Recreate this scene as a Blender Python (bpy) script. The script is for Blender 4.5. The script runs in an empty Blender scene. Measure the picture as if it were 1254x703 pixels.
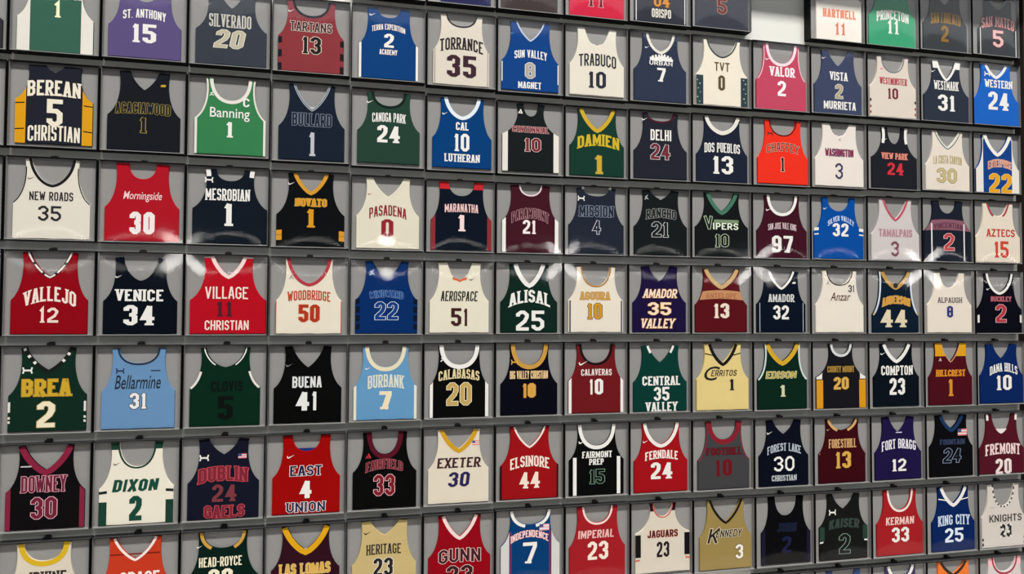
import bpy, bmesh, math, random
from mathutils import Vector, Matrix
random.seed(7)
SC = bpy.context.scene
COL = SC.collection
# ------------------------------------------------------------------ camera, world, lights, exposure
CAM_POS = (2.23501, -6.13016, 3.47268)
CAM_LENS = 26.6939
CAM_AXES = [[0.97097, 0.23889, -0.012185], [-0.239158, 0.9705, -0.030559], [0.004526, 0.032586, 0.999459]]

cam_data = bpy.data.cameras.new('camera')
cam_data.sensor_fit = 'HORIZONTAL'; cam_data.sensor_width = 36.0
cam_data.lens = CAM_LENS
cam_data.clip_start = 0.05; cam_data.clip_end = 200
cam = bpy.data.objects.new('camera', cam_data); COL.objects.link(cam)
ax = Matrix(CAM_AXES)                       # columns: right, forward, up
mw = Matrix.Identity(4)
for i in range(3):
    mw[i][0] = ax[i][0]; mw[i][1] = ax[i][2]; mw[i][2] = -ax[i][1]; mw[i][3] = CAM_POS[i]
cam.matrix_world = mw
SC.camera = cam

vs = SC.view_settings
SC.display_settings.display_device = 'sRGB'
vs.view_transform = 'Standard'; vs.look = 'None'; vs.gamma = 1.0; vs.use_curve_mapping = False
vs.exposure = EXPOSURE = 0.0

world = bpy.data.worlds.new('world'); SC.world = world; world.use_nodes = True
wb = world.node_tree.nodes['Background']
wb.inputs[0].default_value = (0.9, 0.95, 1.0, 1); wb.inputs[1].default_value = 0.05

EYE_ROW_Z = 3.2
CEIL_Z = 28.0
WASH_L, FILL_L, GLOBE_Z = 84.0, 2.4, 4.9
def area_light(name, loc, aim, sx, sy, power, color=(1, .97, .93)):
    d = bpy.data.lights.new(name, 'AREA'); d.shape = 'RECTANGLE'; d.size = sx; d.size_y = sy
    d.energy = power; d.color = color
    o = bpy.data.objects.new(name, d); COL.objects.link(o); o.location = loc
    o.rotation_euler = (Vector(aim) - Vector(loc)).to_track_quat('-Z', 'Y').to_euler()
    return o
# steep wall-washer trough high above the display, an added high fill light far back,
# a long linear lamp and a row of pendant globes far back in the concourse
def radiance_power(L, area): return L * math.pi * area
WALL_CX = 4.4
area_light('wall_washer_light', (WALL_CX, -14, 27), (WALL_CX, 0, 2.0), 20, 2.4, radiance_power(WASH_L, 48))
area_light('added_fill_light', (8, -25, 17.9), (6, 0, 3.4), 56, 3.6, radiance_power(FILL_L, 56 * 3.6), (.96, .98, 1))  # unseen fill, added to light the wall from a lower angle
area_light('linear_pendant_light', (8, -15, GLOBE_Z), (8, 0, GLOBE_Z - .2), 44, .07, radiance_power(15, 44 * .07))
for gx in (-1.5, 3.9, 9.0, 15.6, 21.8):
    d = bpy.data.lights.new('globe_light', 'POINT'); d.shadow_soft_size = .3; d.energy = 32 * math.pi * 4 * math.pi * .3 ** 2; d.color = (1, .97, .93)
    o = bpy.data.objects.new('globe_light', d); COL.objects.link(o); o.location = (gx, -15.3, GLOBE_Z + .05)

# ------------------------------------------------------------------ helpers
def lin(c):
    f = lambda v: (v / 255 / 12.92) if v / 255 <= .04045 else ((v / 255 + .055) / 1.055) ** 2.4
    return (f(c[0]), f(c[1]), f(c[2]), 1)
_mats = {}
def plain(name, col, rough=.6, spec=.3, noise=0.0, scale=60.0, bump=0.0):
    key = (name, tuple(col), rough)
    if key in _mats: return _mats[key]
    m = bpy.data.materials.new(name); m.use_nodes = True
    nt = m.node_tree; b = nt.nodes['Principled BSDF']
    b.inputs['Base Color'].default_value = lin(col)
    b.inputs['Roughness'].default_value = rough
    b.inputs['Specular IOR Level'].default_value = spec
    if noise or bump:
        tc = nt.nodes.new('ShaderNodeTexCoord'); nz = nt.nodes.new('ShaderNodeTexNoise')
        nz.inputs['Scale'].default_value = scale; nz.inputs['Detail'].default_value = 3
        nt.links.new(tc.outputs['Object'], nz.inputs['Vector'])
        if noise:
            hs = nt.nodes.new('ShaderNodeHueSaturation'); hs.inputs['Color'].default_value = lin(col)
            mr = nt.nodes.new('ShaderNodeMapRange')
            mr.inputs['To Min'].default_value = 1 - noise; mr.inputs['To Max'].default_value = 1 + noise
            nt.links.new(nz.outputs['Fac'], mr.inputs['Value']); nt.links.new(mr.outputs[0], hs.inputs['Value'])
            nt.links.new(hs.outputs[0], b.inputs['Base Color'])
        if bump:
            bp = nt.nodes.new('ShaderNodeBump'); bp.inputs['Strength'].default_value = bump; bp.inputs['Distance'].default_value = .002
            nt.links.new(nz.outputs['Fac'], bp.inputs['Height']); nt.links.new(bp.outputs[0], b.inputs['Normal'])
    _mats[key] = m
    return m
def cloth(col): return plain('jersey_fabric', col, .9, .04, .04, 9)
def ink(col): return plain('twill_print', col, .8, .1)
def lamp_mat(name, col, strength):
    m = bpy.data.materials.new(name); m.use_nodes = True; nt = m.node_tree; nt.nodes.clear()
    e = nt.nodes.new('ShaderNodeEmission'); e.inputs[0].default_value = (*col, 1); e.inputs[1].default_value = strength
    o = nt.nodes.new('ShaderNodeOutputMaterial'); nt.links.new(e.outputs[0], o.inputs[0]); return m
def acrylic():
    m = bpy.data.materials.new('clear_acrylic'); m.use_nodes = True; nt = m.node_tree; nt.nodes.clear()
    t = nt.nodes.new('ShaderNodeBsdfTransparent'); t.inputs[0].default_value = (.97, .98, .975, 1)
    g = nt.nodes.new('ShaderNodeBsdfGlossy'); g.inputs['Roughness'].default_value = .05
    f = nt.nodes.new('ShaderNodeFresnel'); 
    ge = nt.nodes.new('ShaderNodeNewGeometry'); mi = nt.nodes.new('ShaderNodeMapRange')     # same reflectance from either side of the sheet
    mi.inputs['To Min'].default_value = 1.32; mi.inputs['To Max'].default_value = 1 / 1.32
    nt.links.new(ge.outputs['Backfacing'], mi.inputs['Value']); nt.links.new(mi.outputs[0], f.inputs['IOR'])
    x = nt.nodes.new('ShaderNodeMixShader'); o = nt.nodes.new('ShaderNodeOutputMaterial')
    nt.links.new(f.outputs[0], x.inputs[0]); nt.links.new(t.outputs[0], x.inputs[1]); nt.links.new(g.outputs[0], x.inputs[2])
    nt.links.new(x.outputs[0], o.inputs[0]); return m

def link(name, me, parent=None, loc=(0, 0, 0)):
    o = bpy.data.objects.new(name, me); COL.objects.link(o); o.location = loc
    if parent: o.parent = parent
    return o
def empty(name, loc, label, cat, group=None):
    o = bpy.data.objects.new(name, None); COL.objects.link(o); o.location = loc
    o.empty_display_size = .05; o['label'] = label; o['category'] = cat
    if group: o['group'] = group
    return o
def struct(name, me, loc=(0, 0, 0)):
    o = link(name, me, None, loc); o['kind'] = 'structure'; return o
def mesh(name, verts, faces, mats, idx=None):
    me = bpy.data.meshes.new(name); me.from_pydata(verts, [], faces)
    for m in mats: me.materials.append(m)
    if idx: me.polygons.foreach_set('material_index', idx)
    me.update(); return me
def box_data(x0, x1, y0, y1, z0, z1, off=0):
    v = [(x0,y0,z0),(x1,y0,z0),(x1,y1,z0),(x0,y1,z0),(x0,y0,z1),(x1,y0,z1),(x1,y1,z1),(x0,y1,z1)]
    f = [(0,3,2,1),(4,5,6,7),(0,1,5,4),(1,2,6,5),(2,3,7,6),(3,0,4,7)]
    return v, [tuple(i + off for i in q) for q in f]
def boxes(name, bs, mat, bevel=0):
    V, F = [], []
    for b in bs:
        v, f = box_data(*b, off=len(V)); V += v; F += f
    me = mesh(name, V, F, [mat])
    if bevel:
        bm = bmesh.new(); bm.from_mesh(me)
        bmesh.ops.bevel(bm, geom=bm.edges[:], offset=bevel, segments=2, affect='EDGES', clamp_overlap=True)
        bm.to_mesh(me); bm.free()
    return me

# ------------------------------------------------------------------ the wall data
# row, column, centre x, base z, width, height (metres) of every case on the wall
CASES = [
[-1, 4, 2.7132, 6.0123, 0.589, 0.6321],
[-1, 5, 3.309, 6.0145, 0.5787, 0.6299],
[-1, 6, 3.8999, 6.0159, 0.579, 0.6284],
[-1, 7, 4.491, 6.0181, 0.5792, 0.6262],
[-1, 8, 5.0866, 6.0242, 0.5881, 0.6202],
[-1, 9, 5.6881, 6.0336, 0.5907, 0.6108],
[-1, 11, 6.8952, 6.0337, 0.5943, 0.6107],
[-1, 12, 7.5032, 6.0335, 0.5977, 0.6108],
[-1, 13, 8.1163, 6.0416, 0.6046, 0.6027],
[-1, 14, 8.7201, 6.0481, 0.579, 0.5963],
[0, -1, -0.3095, 5.3448, 0.588, 0.5943],
[0, 0, 0.2941, 5.3478, 0.5951, 0.5913],
[0, 1, 0.8976, 5.35, 0.588, 0.5891],
[0, 2, 1.5011, 5.3484, 0.5951, 0.5907],
[0, 3, 2.1075, 5.3429, 0.5935, 0.5968],
[0, 4, 2.7127, 5.3347, 0.5928, 0.6068],
[0, 5, 3.3102, 5.3242, 0.5783, 0.6195],
[0, 6, 3.9007, 5.3146, 0.5786, 0.6306],
[0, 7, 4.4921, 5.3127, 0.5802, 0.6346],
[0, 8, 5.0886, 5.319, 0.5888, 0.6344],
[0, 9, 5.6898, 5.3261, 0.5896, 0.6368],
[0, 10, 6.2921, 5.3316, 0.591, 0.6353],
[0, 11, 6.8993, 5.3369, 0.5994, 0.626],
[0, 12, 7.5054, 5.3402, 0.5888, 0.6225],
[0, 13, 8.1153, 5.3429, 0.607, 0.6279],
[0, 14, 8.7203, 5.3458, 0.579, 0.6314],
[1, -1, -0.3093, 4.6511, 0.588, 0.6228],
[1, 0, 0.2935, 4.6531, 0.5935, 0.6239],
[1, 1, 0.8974, 4.6529, 0.5904, 0.6263],
[1, 2, 1.5034, 4.6476, 0.5976, 0.63],
[1, 3, 2.1118, 4.6386, 0.5952, 0.6335],
[1, 4, 2.7164, 4.6296, 0.5901, 0.6342],
[1, 5, 3.312, 4.624, 0.5772, 0.6294],
[1, 6, 3.903, 4.6234, 0.5808, 0.6204],
[1, 7, 4.4938, 4.6268, 0.5768, 0.6151],
[1, 8, 5.0858, 4.6317, 0.5831, 0.6165],
[1, 9, 5.6847, 4.6347, 0.5907, 0.6206],
[1, 10, 6.2889, 4.6362, 0.5936, 0.6247],
[1, 11, 6.8975, 4.6429, 0.5996, 0.6232],
[1, 12, 7.5041, 4.6546, 0.5898, 0.6148],
[1, 13, 8.1095, 4.664, 0.597, 0.6082],
[1, 14, 8.7094, 4.6683, 0.579, 0.6068],
[2, -1, -0.3118, 3.9776, 0.588, 0.6028],
[2, 0, 0.2922, 3.9754, 0.5961, 0.6069],
[2, 1, 0.8989, 3.974, 0.5933, 0.6081],
[2, 2, 1.5058, 3.9717, 0.5966, 0.6051],
[2, 3, 2.1158, 3.9655, 0.5994, 0.6024],
[2, 4, 2.719, 3.9591, 0.5829, 0.5997],
[2, 5, 3.3095, 3.9576, 0.5741, 0.5956],
[2, 6, 3.8987, 3.9595, 0.5803, 0.5931],
[2, 7, 4.4887, 3.9608, 0.5757, 0.5952],
[2, 8, 5.0796, 3.9611, 0.5821, 0.5998],
[2, 9, 5.6782, 3.9629, 0.5911, 0.601],
[2, 10, 6.2821, 3.9663, 0.5926, 0.5991],
[2, 11, 6.8873, 3.9691, 0.5938, 0.6029],
[2, 12, 7.4981, 3.9702, 0.6039, 0.6136],
[2, 13, 8.109, 3.971, 0.5939, 0.6222],
[2, 14, 8.7074, 3.9722, 0.579, 0.6253],
[3, -1, -0.3084, 3.2833, 0.588, 0.6234],
[3, 0, 0.2964, 3.2839, 0.5977, 0.6207],
[3, 1, 0.9026, 3.2845, 0.5906, 0.6187],
[3, 2, 1.5074, 3.2832, 0.5949, 0.6177],
[3, 3, 2.1153, 3.2817, 0.5968, 0.613],
[3, 4, 2.716, 3.2831, 0.5808, 0.6052],
[3, 5, 3.3058, 3.2862, 0.5748, 0.6006],
[3, 6, 3.8948, 3.2884, 0.5791, 0.6004],
[3, 7, 4.4844, 3.2893, 0.5761, 0.6007],
[3, 8, 5.0758, 3.2887, 0.5827, 0.6016],
[3, 9, 5.6753, 3.2868, 0.5924, 0.6052],
[3, 10, 6.278, 3.2849, 0.5891, 0.6105],
[3, 11, 6.8805, 3.283, 0.592, 0.6153],
[3, 12, 7.4952, 3.2806, 0.6133, 0.6188],
[3, 13, 8.1124, 3.2782, 0.597, 0.622],
[3, 14, 8.7124, 3.2767, 0.579, 0.6247],
[4, 0, 0.2969, 2.5785, 0.597, 0.6346],
[4, 1, 0.9021, 2.5818, 0.5895, 0.6319],
[4, 2, 1.5079, 2.5858, 0.5981, 0.6266],
[4, 3, 2.1142, 2.59, 0.5905, 0.6209],
[4, 4, 2.7125, 2.595, 0.5821, 0.6173],
[4, 5, 3.3058, 2.5995, 0.5807, 0.6159],
[4, 6, 3.8982, 2.6018, 0.58, 0.6157],
[4, 7, 4.4872, 2.6021, 0.5742, 0.6164],
[4, 8, 5.0775, 2.6, 0.5823, 0.6178],
[4, 9, 5.678, 2.5948, 0.5946, 0.6212],
[4, 10, 6.2829, 2.5874, 0.5913, 0.6268],
[4, 11, 6.8876, 2.5806, 0.5942, 0.6316],
[4, 12, 7.5025, 2.5781, 0.6115, 0.6318],
[4, 13, 8.1175, 2.5798, 0.5946, 0.6276],
[4, 14, 8.7163, 2.5818, 0.579, 0.624],
[5, 0, 0.2974, 1.8837, 0.597, 0.624],
[5, 1, 0.9023, 1.8846, 0.5887, 0.6264],
[5, 2, 1.5043, 1.8865, 0.5914, 0.6285],
[5, 3, 2.1085, 1.8902, 0.5931, 0.629],
[5, 4, 2.7104, 1.896, 0.5866, 0.6282],
[5, 5, 3.3073, 1.9028, 0.5832, 0.6259],
[5, 6, 3.9034, 1.908, 0.585, 0.623],
[5, 7, 4.496, 1.908, 0.5762, 0.6234],
[5, 8, 5.0841, 1.9029, 0.576, 0.6263],
[5, 9, 5.6833, 1.8976, 0.5984, 0.6264],
[5, 10, 6.292, 1.8947, 0.5951, 0.6218],
[5, 11, 6.9005, 1.8936, 0.598, 0.6162],
[5, 12, 7.5119, 1.8938, 0.6006, 0.6135],
[5, 13, 8.1178, 1.8942, 0.5874, 0.6148],
[5, 14, 8.713, 1.894, 0.579, 0.617],
[6, 0, 0.3025, 1.1893, 0.597, 0.6236],
[6, 1, 0.9075, 1.1893, 0.589, 0.6245],
[6, 2, 1.5082, 1.1893, 0.5886, 0.6264],
[6, 3, 2.1128, 1.1893, 0.5965, 0.6301],
[6, 4, 2.7173, 1.1893, 0.5886, 0.6359],
[6, 5, 3.314, 1.1893, 0.5808, 0.6427],
[6, 6, 3.909, 1.1893, 0.5851, 0.6479],
[6, 7, 4.5026, 1.1893, 0.5781, 0.6479],
[6, 8, 5.092, 1.1893, 0.5768, 0.6428],
[6, 9, 5.6908, 1.1893, 0.5968, 0.6375],
[6, 10, 6.298, 1.1893, 0.5935, 0.6346],
[6, 11, 6.9049, 1.1887, 0.5964, 0.6342],
[6, 12, 7.5109, 1.1862, 0.5916, 0.6368],
[6, 13, 8.1124, 1.1827, 0.5873, 0.6407],
[6, 14, 8.7075, 1.1804, 0.579, 0.6428],
[7, 10, 6.2954, 0.4955, 0.5919, 0.623],
[7, 11, 6.9007, 0.4955, 0.5948, 0.6223],
[7, 12, 7.5064, 0.4955, 0.5926, 0.6199],
[7, 13, 8.1107, 0.4955, 0.5918, 0.6163],
[7, 14, 8.7081, 0.4955, 0.579, 0.6141],
[4, -1, -0.3076, 2.5774, 0.588, 0.6352],
[5, -1, -0.3071, 1.8834, 0.588, 0.6231],
[6, -1, -0.302, 1.1893, 0.588, 0.6233]]
# row, column, label, colour, neck type, outline (centre, half body, hem, armpit, strap out, strap in, top, neck), trims and lettering
JERSEYS = [
[-1, 5, 'dark navy jersey cut off by the top of the picture', (46, 46, 85), 'u', [0.0357, 0.2116, 0.012, 0.3244, 0.1459, 0.084, 0.6099, 0.4723], []],
[-1, 6, 'dark brown jersey at the top edge left of the crimson 11', (67, 58, 58), 'u', [-0.007, 0.2481, 0.012, 0.3103, 0.1751, 0.1106, 0.6084, 0.4823], []],
[-1, 7, 'crimson jersey number 11 cut off at the top edge', (204, 43, 71), 'v', [0.0071, 0.2517, 0.0138, 0.321, 0.1783, 0.1109, 0.6062, 0.4961], [['T', '11', -0.0074, 0.1633, 0.1633, 0.1287, (110, 30, 48), (228, 180, 180), 's', 0, 0, None]]],
[-1, 8, 'charcoal jersey with an orange number and curved white side stripes', (52, 54, 64), 'u', [0.0089, 0.2488, 0.0178, 0.3256, 0.1711, 0.1057, 0.6002, 0.5031], [['T', '04', 0.0199, 0.2125, 0.1608, 0.1166, (209, 135, 36), (96, 48, 32), 's', 0, 0, None], ['T', 'OBISPO', 0.0156, 0.0993, 0.1848, 0.0789, (228, 222, 212), None, 'b', 0, 0, None], ['SS', (236, 232, 228), 0.012, 0.0072]]],
[-1, 9, 'dark charcoal jersey with a red outlined number 5 beside the empty bay', (60, 62, 73), 'u', [0.0124, 0.2617, 0.012, 0.3041, 0.187, 0.1155, 0.5908, 0.4855], [['T', '5', 0.0094, 0.2162, 0.1006, 0.1498, (100, 34, 34), (200, 150, 130), 'b', 0, 0, None]]],
[-1, 11, 'white jersey with a peach word and peach number 11', (239, 231, 223), 'u', [0.0242, 0.2455, 0.012, 0.4028, 0.1731, 0.1023, 0.5907, 0.5252], [['T', 'HARTNELL', 0.0288, 0.2673, 0.3582, 0.0801, (225, 135, 104), None, 'b', 0, 0, 0.3], ['T', '11', 0.035, 0.1218, 0.1131, 0.1076, (221, 126, 99), None, 's', 0, 0, None]]],
[-1, 12, 'green jersey number 11 with an arched white word, top row', (64, 157, 117), 'u', [0.0063, 0.261, 0.012, 0.2955, 0.1883, 0.1187, 0.5908, 0.5467], [['T', 'PRINCETON', 0.0128, 0.3051, 0.3596, 0.0929, (236, 232, 228), None, 's', 0.08, 0, 0.2], ['T', '11', 0.0161, 0.1958, 0.1274, 0.1294, (236, 232, 228), None, 's', 0, 0, None]]],
[-1, 13, 'charcoal jersey with a gold word and gold number 2, top row', (60, 64, 69), 'v', [0.0087, 0.2546, 0.012, 0.2779, 0.1789, 0.1023, 0.5827, 0.4677], [['T', 'SAN LORENZO', 0.0128, 0.3316, 0.3487, 0.1078, (171, 126, 45), None, 'b', 0.06, 0, 0.26], ['T', '2', 0.0001, 0.1799, 0.0934, 0.1692, (141, 107, 48), (88, 67, 40), 's', 0, 0, None]]],
[-1, 14, 'charcoal jersey number 5 with thin white side stripes, top right corner', (64, 67, 71), 'v', [0.0388, 0.2387, 0.012, 0.2697, 0.1703, 0.0958, 0.5763, 0.4932], [['N', (120, 120, 122), 0.018, None, 0], ['T', 'SAN MATEO', 0.0365, 0.3427, 0.4073, 0.1143, (232, 165, 165), (120, 48, 56), 's', 0.08, 0, None], ['T', '5', 0.0368, 0.1819, 0.1345, 0.1786, (230, 185, 185), (144, 48, 56), 'b', 0, 0, None], ['SS', (236, 232, 228), 0.018, 0.0084]]],
[0, 0, 'green jersey number 1 with wide white side panels', (57, 97, 82), 'u', [-0.0025, 0.2504, 0.012, 0.2615, 0.1755, 0.1135, 0.5713, 0.5064], [['T', '1', 0.0071, 0.3278, 0.0495, 0.1164, (238, 242, 200), None, 's', 0, 0, None], ['S', (228, 222, 214), 0.0822, None, None], ['T', 'BIB', 0.1439, 0.4167, 0.0557, 0.0156, (236, 232, 228), None, 'b', 0, 0, 0.3]]],
[0, 1, 'light purple jersey with a white number 15', (92, 79, 126), 'u', [-0.0031, 0.2527, 0.016, 0.2555, 0.1812, 0.0942, 0.5691, 0.445], [['T', 'ST. ANTHONY', -0.0075, 0.3467, 0.2965, 0.0668, (236, 232, 228), None, 'b', 0.07, 0, 0.17], ['T', '15', -0.0078, 0.2033, 0.1662, 0.143, (236, 232, 228), None, 's', 0, 0, 0.26]]],
[0, 2, 'slate jersey with a silver slanted number 20', (57, 62, 72), 'v', [0.0074, 0.2585, 0.0149, 0.2838, 0.1753, 0.0801, 0.5707, 0.4583], [['T', 'SILVERADO', -0.002, 0.3563, 0.3073, 0.1012, (196, 192, 184), None, 's', 0, 0, 0.2], ['T', '20', -0.0029, 0.2158, 0.2159, 0.1499, (188, 180, 158), (228, 224, 212), 'b', 0, 0.2, 0.25], ['L', 'swoosh', -0.1539, 0.4781, 0.0391, (170, 170, 170)]]],
[0, 3, 'dull red jersey with a black number 13 and black edge blocks', (136, 55, 61), 'u', [-0.0026, 0.252, 0.0143, 0.2914, 0.184, 0.128, 0.5848, 0.4633], [['N', (32, 32, 40), 0.0192, None, 0], ['T', 'TARTANS', -0.0045, 0.3735, 0.3276, 0.0836, (60, 40, 48), (224, 205, 195), 's', 0, 0, 0.16], ['T', '13', 0.0005, 0.2284, 0.1517, 0.1469, (32, 28, 32), (232, 218, 195), 's', 0, 0, 0.24], ['B', (34, 29, 35), 0.03, [[0.2534, 0.0496], [0.1476, 0.0562], [0.0437, 0.0562]]], ['L', 'swoosh', -0.1572, 0.4922, 0.0474, (236, 232, 228)]]],
[0, 4, 'blue jersey number 2 between two short words, top middle', (15, 62, 121), 'u', [-0.0004, 0.2368, 0.0154, 0.2898, 0.172, 0.0923, 0.5948, 0.5165], [['T', 'TERRA EXPEDITION', -0.004, 0.4307, 0.2716, 0.0514, (236, 232, 228), (120, 56, 72), 'b', 0.1, 0, 0.2], ['T', '2', 0.0003, 0.3283, 0.0771, 0.113, (236, 232, 228), None, 's', 0, 0, 0.26], ['T', 'ACADEMY', -0.0038, 0.2338, 0.1474, 0.0479, (236, 232, 228), (120, 64, 88), 'b', 0, 0, 0.2], ['S', (236, 232, 228), 0.018, None, None], ['L', 'swoosh', -0.132, 0.533, 0.0531, (236, 232, 228)]]],
[0, 5, 'cream jersey with a maroon number 35 and thin black collar', (218, 208, 195), 'u', [-0.0014, 0.2348, 0.0201, 0.302, 0.1766, 0.1178, 0.6075, 0.5135], [['N', (38, 34, 35), 0.0132, None, 0], ['T', 'TORRANCE', -0.0017, 0.3577, 0.3616, 0.1016, (48, 36, 42), None, 's', 0.08, 0, 0.14], ['T', '35', -0.0005, 0.1775, 0.2455, 0.1836, (60, 36, 46), None, 'b', 0, 0, 0.26], ['SS', (48, 43, 43), 0.012, 0.0036]]],
[0, 6, 'blue jersey with a silver number 8 between two words', (19, 65, 131), 'v', [-0.0012, 0.2501, 0.0265, 0.2735, 0.1746, 0.1149, 0.6186, 0.4592], [['N', (190, 200, 225), 0.012, None, 0], ['T', 'SUN VALLEY', 0.002, 0.3362, 0.2845, 0.068, (236, 232, 228), None, 'b', 0.06, 0, 0.2], ['T', '8', -0.003, 0.1998, 0.0917, 0.143, (172, 166, 158), (236, 232, 228), 's', 0, 0, 0.24], ['T', 'MAGNET', -0.0062, 0.0744, 0.2015, 0.0571, (236, 232, 228), None, 's', 0, 0, 0.18], ['S', (236, 232, 228), 0.0084, 0.2646, 0.0964], ['L', 'swoosh', -0.154, 0.5099, 0.0399, (110, 150, 220)]]],
[0, 7, 'plain white jersey with a black number 10 under thin letters', (226, 218, 204), 'n', [0.0062, 0.2489, 0.0309, 0.2988, 0.1796, 0.1153, 0.6211, 0.4659], [['T', 'TRABUCO', 0.0112, 0.3386, 0.3416, 0.1062, (50, 50, 60), None, 'b', 0.05, 0, 0.13], ['T', '10', 0.0075, 0.17, 0.161, 0.1462, (42, 44, 60), None, 's', 0, 0, 0.22]]],
[0, 8, 'navy jersey number 7 under a small white skyline', (47, 55, 75), 'w', [0.004, 0.2498, 0.0175, 0.2958, 0.1715, 0.1154, 0.6224, 0.4638], [['N', (228, 222, 214), 0.024, None, 0], ['L', 'skyline', 0.0129, 0.4089, 0.2205, (236, 232, 228)], ['T', 'URBAN', 0.0088, 0.358, 0.2204, 0.0374, (236, 232, 228), None, 'b', 0, 0, 0.24], ['T', '7', 0.0126, 0.2555, 0.0801, 0.1215, (236, 232, 228), None, 's', 0, 0, 0.24], ['L', 'swoosh', -0.1226, 0.4923, 0.0437, (236, 232, 228)]]],
[0, 9, 'white jersey with a brown number 0 and speckled teal sides', (234, 224, 208), 'w', [0.0052, 0.2555, 0.0152, 0.2865, 0.1832, 0.1413, 0.6123, 0.4596], [['N', (53, 66, 67), 0.0132, None, 0], ['T', 'TVT', 0.0049, 0.3683, 0.1505, 0.0802, (102, 80, 48), None, 'b', 0, 0, 0.16], ['T', '0', 0.0, 0.221, 0.0668, 0.1373, (92, 78, 52), None, 'b', 0, 0, 0.26], ['S', (51, 67, 72), 0.069, 0.2808, None], ['L', 'dot', -0.24, 0.2347, 0.0103, (190, 205, 205)], ['L', 'dot', -0.2154, 0.2025, 0.0123, (190, 205, 205)], ['L', 'dot', -0.232, 0.1597, 0.0103, (190, 205, 205)], ['L', 'dot', -0.2116, 0.1234, 0.0082, (190, 205, 205)], ['L', 'dot', -0.2385, 0.0798, 0.0123, (190, 205, 205)], ['L', 'dot', -0.2181, 0.0398, 0.0103, (190, 205, 205)], ['L', 'dot', 0.2211, 0.2611, 0.0106, (190, 205, 205)], ['L', 'dot', 0.24, 0.2261, 0.0127, (190, 205, 205)], ['L', 'dot', 0.2227, 0.1787, 0.0106, (190, 205, 205)], ['L', 'dot', 0.2415, 0.1378, 0.0106, (190, 205, 205)], ['L', 'dot', 0.2243, 0.0905, 0.0127, (190, 205, 205)], ['L', 'dot', 0.2368, 0.0568, 0.0085, (190, 205, 205)]]],
[0, 10, 'magenta pink jersey with a pale pink collar', (190, 72, 97), 'u', [0.0083, 0.2585, 0.012, 0.2797, 0.1881, 0.1347, 0.6233, 0.4423], [['N', (245, 215, 225), 0.027, None, 0], ['A', (240, 190, 205), 0.009, 0.1, 0.9], ['T', 'VALOR', 0.0167, 0.3653, 0.2585, 0.0887, (250, 235, 240), None, 's', 0, 0, 0.22], ['T', '2', 0.0109, 0.2105, 0.0841, 0.1409, (250, 238, 242), None, 's', 0, 0, 0.24], ['L', 'swoosh', -0.129, 0.478, 0.0566, (236, 232, 228)]]],
[0, 11, 'faded navy jersey with a cream number 2 between two white words', (62, 69, 97), 'v', [0.0061, 0.2561, 0.012, 0.2815, 0.1779, 0.1097, 0.614, 0.463], [['T', 'VISTA', 0.0103, 0.3674, 0.191, 0.0796, (236, 232, 228), None, 's', 0, 0, 0.22], ['T', '2', 0.0134, 0.2238, 0.0876, 0.1439, (171, 160, 133), (236, 232, 228), 'b', 0, 0, 0.24], ['T', 'MURRIETA', 0.0198, 0.0901, 0.3473, 0.0767, (236, 232, 228), None, 'b', 0, 0, 0.24], ['L', 'swoosh', -0.1467, 0.5324, 0.0465, (236, 232, 228)]]],
[0, 12, 'off white jersey with a dark red number 10 and grey collar', (219, 206, 195), 'u', [0.0049, 0.2603, 0.0138, 0.3056, 0.1794, 0.1223, 0.6015, 0.4542], [['N', (112, 120, 132), 0.012, None, 0], ['T', 'WESTMINSTER', 0.0098, 0.3631, 0.3064, 0.0644, (176, 63, 77), None, 's', 0, 0, 0.26], ['T', '10', 0.0033, 0.2438, 0.1172, 0.1049, (114, 46, 56), None, 's', 0, 0, 0.22], ['B', (176, 63, 76), 0.018, [[0.1074, 0.0205], [0.052, 0.0228]]], ['B', (56, 48, 53), 0.018, [[0.1697, 0.025]]], ['L', 'mark', -0.1183, 0.4786, 0.0356, (230, 150, 160)]]],
[0, 13, 'dark slate jersey number 31 with white shoulders', (45, 51, 65), 'v', [0.0124, 0.2624, 0.012, 0.2648, 0.1656, 0.1035, 0.6105, 0.4324], [['Y', (236, 232, 228), 0.5325], ['N', (236, 232, 228), 0.0252, None, 0], ['T', 'WESTMARK', 0.0094, 0.3649, 0.2849, 0.0885, (236, 232, 228), None, 's', 0, 0, 0.2], ['T', '31', 0.0082, 0.1938, 0.1948, 0.1597, (236, 232, 228), None, 's', 0, 0, 0.24], ['L', 'swoosh', -0.1384, 0.4999, 0.0504, (236, 232, 228)]]],
[0, 14, 'bright blue jersey number 24 at the right end', (31, 97, 190), 'v', [0.0018, 0.2757, 0.012, 0.2492, 0.1829, 0.1096, 0.6194, 0.5019], [['N', (236, 232, 228), 0.03, None, 0], ['T', 'WESTERN', 0.0327, 0.4244, 0.3355, 0.0787, (236, 232, 228), None, 's', 0, 0, 0.22], ['T', '24', 0.0293, 0.2541, 0.2469, 0.1819, (236, 232, 228), None, 's', 0, 0, 0.25], ['L', 'ua', -0.1058, 0.5196, 0.0595, (236, 232, 228)]]],
[1, 0, 'navy jersey number 5 with yellow side panels', (33, 35, 46), 'v', [0.0027, 0.2542, 0.0267, 0.3466, 0.1762, 0.0631, 0.6059, 0.5559], [['T', 'BEREAN', -0.0002, 0.4347, 0.3493, 0.114, (236, 226, 208), None, 's', 0.04, 0, 0.24], ['T', '5', 0.0063, 0.2578, 0.104, 0.2, (236, 226, 208), None, 'b', 0, 0, 0.24], ['T', 'CHRISTIAN', 0.0042, 0.1038, 0.3419, 0.1137, (236, 226, 208), None, 'b', 0.03, 0, 0.22], ['S', (218, 155, 27), 0.069, None, None], ['B', (24, 22, 24), 0.06, [[0.3162, 0.0083], [0.1261, 0.0083]]]]],
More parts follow.
